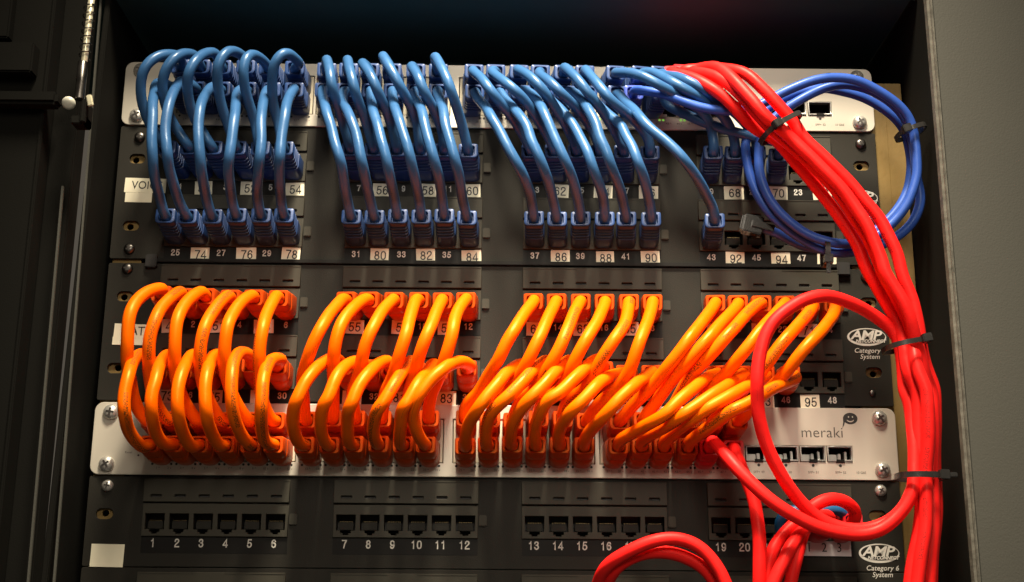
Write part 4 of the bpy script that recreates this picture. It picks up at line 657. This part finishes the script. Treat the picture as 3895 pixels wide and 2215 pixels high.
 ('V20', 'orange', ('q2', 20), ('lb', 20), [(158.4, -33, 56.1), (149.1, -45.9, 50.6), (139.3, -59.2, 45), (130.2, -67.2, 39.5), (122.9, -69.3, 34.4), (118.2, -70.5, 32.4), (110.1, -66.6, 26.7), (103.2, -54.4, 22.8), (98.3, -42.1, 19.3), (96.2, -34.8, 17.3)]),
 ('V21', 'orange', ('q2', 21), ('lb', 21), [(176.5, -32.8, 56.9), (166.1, -46.4, 50.6), (156.1, -59.1, 45.2), (147.4, -66.9, 39.7), (140, -68.9, 34.6), (129.3, -71.6, 30), (123.2, -63, 25.1), (117.2, -53.2, 21.9), (112.9, -42.2, 18.8), (110.4, -34.6, 16.9)]),
 ('R0', 'red', ('ut', 21), None, [(104.6, -36, 247.2), (110.9, -45, 241.8), (118.5, -52, 235.4), (126.6, -58, 227.5), (135.2, -60, 220.1), (142.9, -60, 211.6), (152, -58, 201.4), (162, -58, 196.3), (168.9, -58, 189), (177.5, -58, 177.5), (186, -58, 166.7), (193.3, -58, 156), (201, -58, 144.1), (206.9, -58, 133.5), (211.1, -58, 124.2), (213, -58, 115.6), (217.2, -58, 107.7), (222.4, -58, 96.7), (226, -60, 88.4), (228.8, -62, 78.9), (230.5, -64, 70.2), (229.4, -66, 59.7), (231.3, -66, 49.2), (234.4, -66, 45.7), (234.2, -66, 31.2), (233.5, -66, 14.1), (232.9, -66, 2.8), (232.9, -66, -5.7), (233.3, -66, -7.4), (232.4, -66, -19.7), (230.5, -66, -30.7), (227.5, -66, -41.7), (224.1, -66, -57.1), (222.4, -66, -66)]),
 ('R1', 'red', ('ut', 22), None, [(119, -38, 247.1), (125.1, -50, 240.4), (131.1, -58, 234.2), (137.2, -64, 226.3), (143.7, -67, 217.8), (150.4, -68, 209), (157.7, -68, 200), (166, -67, 192.1), (173.4, -67, 184.9), (183.1, -67, 174.9), (193.3, -67, 164.2), (200.4, -67, 153.6), (207.4, -67, 141.2), (213.1, -67, 129.6), (217.7, -67, 118), (221, -67, 106.1), (222.7, -67, 105.3), (227.3, -67, 95.1), (231.1, -66, 87), (233.3, -66, 78.1), (234.5, -66, 69.8), (233, -72, 59.7), (234.8, -73, 49.7), (237.4, -74, 43.6), (237, -74, 29.9), (236, -73, 13.1), (234.9, -72, 2), (234.1, -71, -6.2), (234.2, -72, -8.1), (233.3, -72, -20.2), (231.9, -72, -31.2), (228.8, -72, -43.1), (226.1, -72, -57.3), (224.3, -72, -66.2)]),
 ('R2', 'red', ('ut', 23), None, [(123.7, -40, 246.3), (128.4, -50, 244.8), (133.2, -58, 240.2), (137.6, -66, 230.6), (143.4, -72, 220.2), (150, -76, 208.8), (154.7, -77, 201.4), (163.8, -75, 194.7), (169.9, -73, 189.8), (177.6, -74, 181), (187.1, -74, 170.4), (196.6, -74, 159.9), (203.6, -74, 148.8), (210.2, -75, 136.2), (214.7, -75, 124.7), (218.6, -75, 113.3), (217.3, -75, 110.9), (223, -75, 101.3), (227.5, -75, 91.3), (231.1, -74, 81.5), (233.5, -72, 73.7), (235.1, -70, 67.7), (238.4, -66, 59.8), (240.5, -66, 50.5), (243, -66, 45.2), (242.2, -66, 31.3), (240.9, -66, 14.1), (240, -66, 2.8), (239.4, -66, -5.6), (239.8, -66, -7.4), (239.2, -66, -19.6), (238, -66, -30.7), (235.6, -66, -44.3), (234.1, -66, -57), (232.8, -66, -66)]),
 ('R3', 'red', ('ut', 21), None, [(123.3, -30, 251.5), (129, -38, 250.3), (135.2, -46, 245), (141.8, -54, 240.8), (149.1, -60, 235.5), (155.6, -63, 226.9), (162.1, -65, 218.2), (169.6, -65, 209.1), (176.1, -64, 201.2), (176.5, -64, 196.4), (184.5, -64, 188.1), (194.8, -64, 177.4), (205.5, -64, 166), (213.8, -64, 154.1), (220.9, -64, 144.2), (225.5, -64, 133.7), (230.1, -64, 122.6), (232.1, -64, 109.8), (235.5, -64, 98.9), (237.7, -64, 88.7), (239.3, -63, 79.4), (239.9, -62, 71.3), (242.2, -60, 61.7), (245, -58, 52), (247.5, -57, 46.8), (246.7, -57, 32.8), (245.4, -57, 15.4), (244.1, -57, -4.6), (244.3, -57, -6.3), (243.3, -57, -18.8), (241.9, -57, -29.9), (239.4, -57, -43.8), (238.1, -57, -56.7), (236.9, -57, -65.7)]),
 ('R4', 'red', ('lb', 22), None, [(122.9, -44, 17.4), (126.2, -58, 10.3), (130.2, -66, 2.5), (135.4, -70, -5.3), (141.2, -73, -12.5), (149, -74, -19.4), (157.1, -74, -24.8), (165.1, -74, -29.1), (173.4, -73, -33), (181.8, -72, -35.3), (193.3, -70, -36.5), (204.5, -70, -35), (213.7, -70, -30), (221.5, -70, -22.9), (225.9, -70, -15.7), (228.6, -70, -8.4), (229.3, -68, -0.3), (230.5, -66, 11.2), (231.7, -62, 26.1), (231.6, -60, 40.9), (230.3, -58, 41.9), (230.2, -58, 56), (229.6, -59, 64.7), (228.4, -60, 72.2), (225.3, -60, 78.8), (217.5, -62, 85.1), (208, -66, 89.8), (197.8, -72, 92.4), (188.2, -76, 93.9), (180.6, -79, 93.7), (172.3, -82, 91.6), (163.1, -84, 86.7), (155.8, -85, 81.1), (150.4, -85, 74.7), (146.1, -85, 66.6), (143.5, -85, 58.5), (142, -85, 50), (141.2, -85, 41.5), (141.8, -82, 36.3), (142.9, -80, 28.2), (144.7, -78, 20.1), (146.9, -76, 12), (149.9, -74, 5.6), (153.3, -72, -1.4), (157.3, -70, -8.3), (163.2, -66, -14.6), (169.7, -63, -21.4), (177.2, -61, -27.3), (187.9, -60, -32.1), (199, -60, -33.2), (210.4, -60, -30.9), (220.4, -60, -25.3), (227.1, -60, -18), (230.9, -60, -8.9), (234.6, -58, -1.9), (236.6, -56, -6.2), (237.7, -55, -18.6), (235.1, -54, -35.3), (230.7, -54, -56.6), (228.9, -54, -65.7)]),
 ('H0', 'red', ('lb', 23), None, [(135.9, -42, 11.3), (137.1, -50, 4.5), (139.5, -54, -3.4), (141.7, -56, -11.5), (143.2, -58, -19.6), (143.6, -60, -28.1), (143.7, -62, -36.6), (143.8, -62, -47.5), (143.4, -62, -57.5), (143.1, -60, -66.4)]),
 ('G0', 'red', ('b', 23), None, [(205.6, -34, -22.7), (202.5, -40, -18.7), (195.8, -46, -15.8), (188.5, -50, -15.1), (181.6, -52, -16.8), (175.7, -52, -20.5), (170.8, -50, -24.9), (166, -50, -29.4), (160.3, -52, -34.1), (154.4, -54, -40.9), (150.6, -56, -48.2), (148.8, -56, -57.2), (147.5, -56, -66.3)]),
 ('G1', 'red', ('b', 22), None, [(191, -36, -23.6), (184.8, -40, -23.4), (177.9, -44, -26), (171.7, -50, -31.1), (166, -56, -37.1), (159.8, -62, -44.7), (155.1, -64, -52.4), (152.1, -64, -57.5), (148.4, -64, -66.5)]),
 ('G2', 'red', ('b', 21), None, [(179.9, -36, -24.8), (174.8, -42, -28.2), (170.8, -48, -34.3), (167.4, -54, -41.4), (164.9, -56, -49.2), (162.2, -56, -57.1), (160.1, -56, -66.2)]),
 ('J0', 'red', None, None, [(57.4, -20, -70), (58.4, -32, -60.7), (61.2, -42, -54), (65.8, -48, -49.6), (73.5, -52, -45.3), (81.8, -54, -41.2), (90.1, -56, -38.8), (99.6, -56, -38.1), (108.6, -56, -40.6), (115.2, -56, -45.2), (120.6, -56, -51.2), (124.3, -56, -57.4), (127.3, -56, -66.4)]),
 ('J1', 'red', None, None, [(62.1, -20, -71.1), (63.2, -30, -62.3), (65.5, -38, -56.6), (70.7, -44, -51), (80.8, -46, -46.3), (90.9, -48, -44.9), (100.5, -48, -46), (109.5, -48, -49.5), (116.2, -48, -53.6), (120.5, -48, -59.1), (123.7, -48, -66.2)]),
 ('M0', 'sky', None, None, [(166.2, -16, -33.8), (163.5, -22, -29.6), (162.6, -26, -25.3), (166.1, -28, -20.8), (172.7, -30, -19.4), (183.3, -30, -20.5), (192.2, -30, -19), (199.1, -28, -20), (202.9, -24, -24.2), (204.7, -18, -29)]),
 ('K0', 'royal', ('ub', 19), None, [(84.2, -40, 233.2), (92.9, -46, 229.7), (102.3, -50, 225.4), (111.7, -53, 220.2), (121.3, -54, 216.5), (133, -54, 215), (142.6, -52, 215.1), (153.4, -50, 217.9), (162.3, -50, 222.3), (170.8, -52, 227.2), (183, -54, 232.2), (192.5, -54, 235.6), (201.9, -54, 236.7), (213.3, -53, 236.3), (222.7, -52, 233.1), (232.1, -51, 228.3), (240.6, -50, 222.1), (247.6, -48, 215), (249.9, -47, 208.8), (250.9, -46, 200.6), (251.4, -46, 190.7), (251.3, -46, 180.9), (251.1, -46, 178.1), (248.6, -46, 168.9), (244.2, -46, 159.9), (237.9, -45, 151.8), (229.6, -44, 143.7), (220.4, -43, 137.6), (210.7, -42, 135.2), (202.2, -42, 135.1), (194.6, -41, 137.3), (186.5, -40, 140.7), (178.7, -40, 145.4), (171.1, -40, 152.1), (165.3, -40, 159.8), (161.3, -40, 167.6), (158.6, -40, 177.4), (157.5, -40, 187.2), (157.6, -40, 198.5), (159.1, -40, 203.4), (162.2, -40, 209.4), (167.8, -40, 215.5), (174.1, -41, 220.5), (182.1, -43, 225.8), (191.5, -44, 230.9), (200.9, -45, 234.6), (210.4, -45, 236.2), (220.1, -44, 235.6), (230.5, -44, 231.7), (239.3, -43, 226.1), (246, -42, 219.2), (249.2, -41, 211.9), (251, -40, 205.6), (252.6, -39, 198.1), (253, -38, 190.5), (252.9, -38, 185.6), (254, -38, 174.4), (255.2, -38, 165.9), (251.2, -38, 154.2), (243.8, -38, 145.7), (234.1, -38, 138.6), (224.9, -37, 134.3), (212.1, -36, 131.9), (200.7, -35, 131.8), (191.9, -34, 134.9), (185.9, -34, 138.7), (176.9, -34, 144.4), (168.6, -34, 152.1), (161, -34, 161.1), (155.8, -34, 170.9), (152.5, -34, 181.4), (151, -34, 191.4), (151.1, -34, 202.7), (152.9, -34, 207), (156.3, -34, 214.5), (162.1, -35, 220.9), (170.4, -36, 227.7), (178, -37, 231.8), (187, -37, 234.6), (199.9, -37, 237.5), (214.6, -36, 235.3), (225.5, -35, 231.8), (235, -34, 226.8), (243.1, -33, 220.5), (249.8, -32, 212.9), (252.1, -31, 205.2), (253.5, -30, 193.5), (253.5, -30, 188.6), (250.3, -30, 175.2), (243.8, -30, 162.6), (234.6, -29, 152.4), (223.7, -28, 143.5), (209.2, -27, 137.1), (197, -26, 136.7), (184.9, -25, 138.8), (175.4, -24, 144.2), (169.3, -24, 148.1), (161.9, -24, 150.3)]),
]
for c in CABLES: cable(*c)
# clear loose plug at the end of the coiled cable
p = CABLES[-1][4][-1]
t = [o for o in COL.objects if o.get('label') == REDL['K0']][0]
link('clear_plug', boxes('clear_plug', [(-13, -1, -4, 4, -5.6, 5.6, .6), (-14.5, -12, -3, 3, -4.6, 4.6, .4), (-8, 6, -5.2, -4.1, -2, 2, .3)]), 'clear', t, Vector(p) - Vector(t.location) / S, (0, math.radians(14), 0))

# ------------------------------------------------------------------ cable ties
def tie(c, across, along, hw, hd, label, tail=10, width=3.2, taildir=1):
    """nylon strap round a bundle: c centre, across = unit vector over the bundle, along = bundle direction"""
    t = thing('cable_tie', c, label, 'cable tie', 'black cable ties')
    A = Vector(across).normalized(); W = Vector(along).normalized(); D = A.cross(W).normalized()
    if D.y > 0: D = -D
    bm = bmesh.new(); n = 40; rings = []
    for i in range(n):
        a = 2 * math.pi * i / n; ca, sa = math.cos(a), math.sin(a); e = .75
        u = (abs(ca) ** e) * (1 if ca > 0 else -1); v = (abs(sa) ** e) * (1 if sa > 0 else -1)
        o = A * u * hw + D * v * hd; nrm = (A * u / hw + D * v / hd).normalized()
        rings.append([bm.verts.new(o + W * w + nrm * k) for w, k in ((-width / 2, 0), (width / 2, 0), (width / 2, 1.1), (-width / 2, 1.1))])
    for i in range(n):
        a, b = rings[i], rings[(i + 1) % n]
        for k in range(4): bm.faces.new((a[k], a[(k + 1) % 4], b[(k + 1) % 4], b[k]))
    bmesh.ops.recalc_face_normals(bm, faces=bm.faces)
    link('strap', finish(bm, 'strap', .5), 'tie', t)
    R = Matrix((A, D * -1, W)).transposed()
    def oriented(name, L):
        me = boxes(name, L, .4)
        for v in me.vertices: v.co = R @ v.co
        return me
    h = taildir * hw * .72
    link('head', oriented('head', [(h - 2.6, h + 2.6, -hd - 3.6, -hd + 1.2, -width / 2 - 1, width / 2 + 1)]), 'tie', t)
    if tail: link('tail', oriented('tail', [(min(h, h + taildir * tail), max(h, h + taildir * tail), -hd - 2.4, -hd - 1.2, -width / 2 + .3, width / 2 - .3)]), 'tie', t)
tie((165.6, -66, 198.6), (17, 4, 11), (-11, 0, 17), 12.6, 13.0, 'black cable tie round the red bundle in front of the upper switch', 3, 3.0, -1)
tie((229.6, -66, 68.6), (18, 0, 3.6), (3.6, 0, -18), 11.4, 12.5, 'black cable tie round the red bundle at its middle, beside the logo', 0, 2.8, 1)
tie((233.0, -65, -4.6), (1, 0, -.02), (.02, 0, 1), 12.0, 12.5, 'black cable tie at the bottom of the red bundle, its tail to the right', 7, 3.2, 1)
tie((250.2, -42, 206.6), (1, 0, .35), (-.35, 0, 1), 8.2, 9.5, 'small black cable tie on the right side of the coiled blue cable', 0, 2.8, -1)
tie((195.2, -38, 130.6), (.05, 0, 1), (1, 0, 0), 7.6, 6.0, 'small black cable tie with a pointed tail under the coiled blue cable', 9, 3.2, -1)
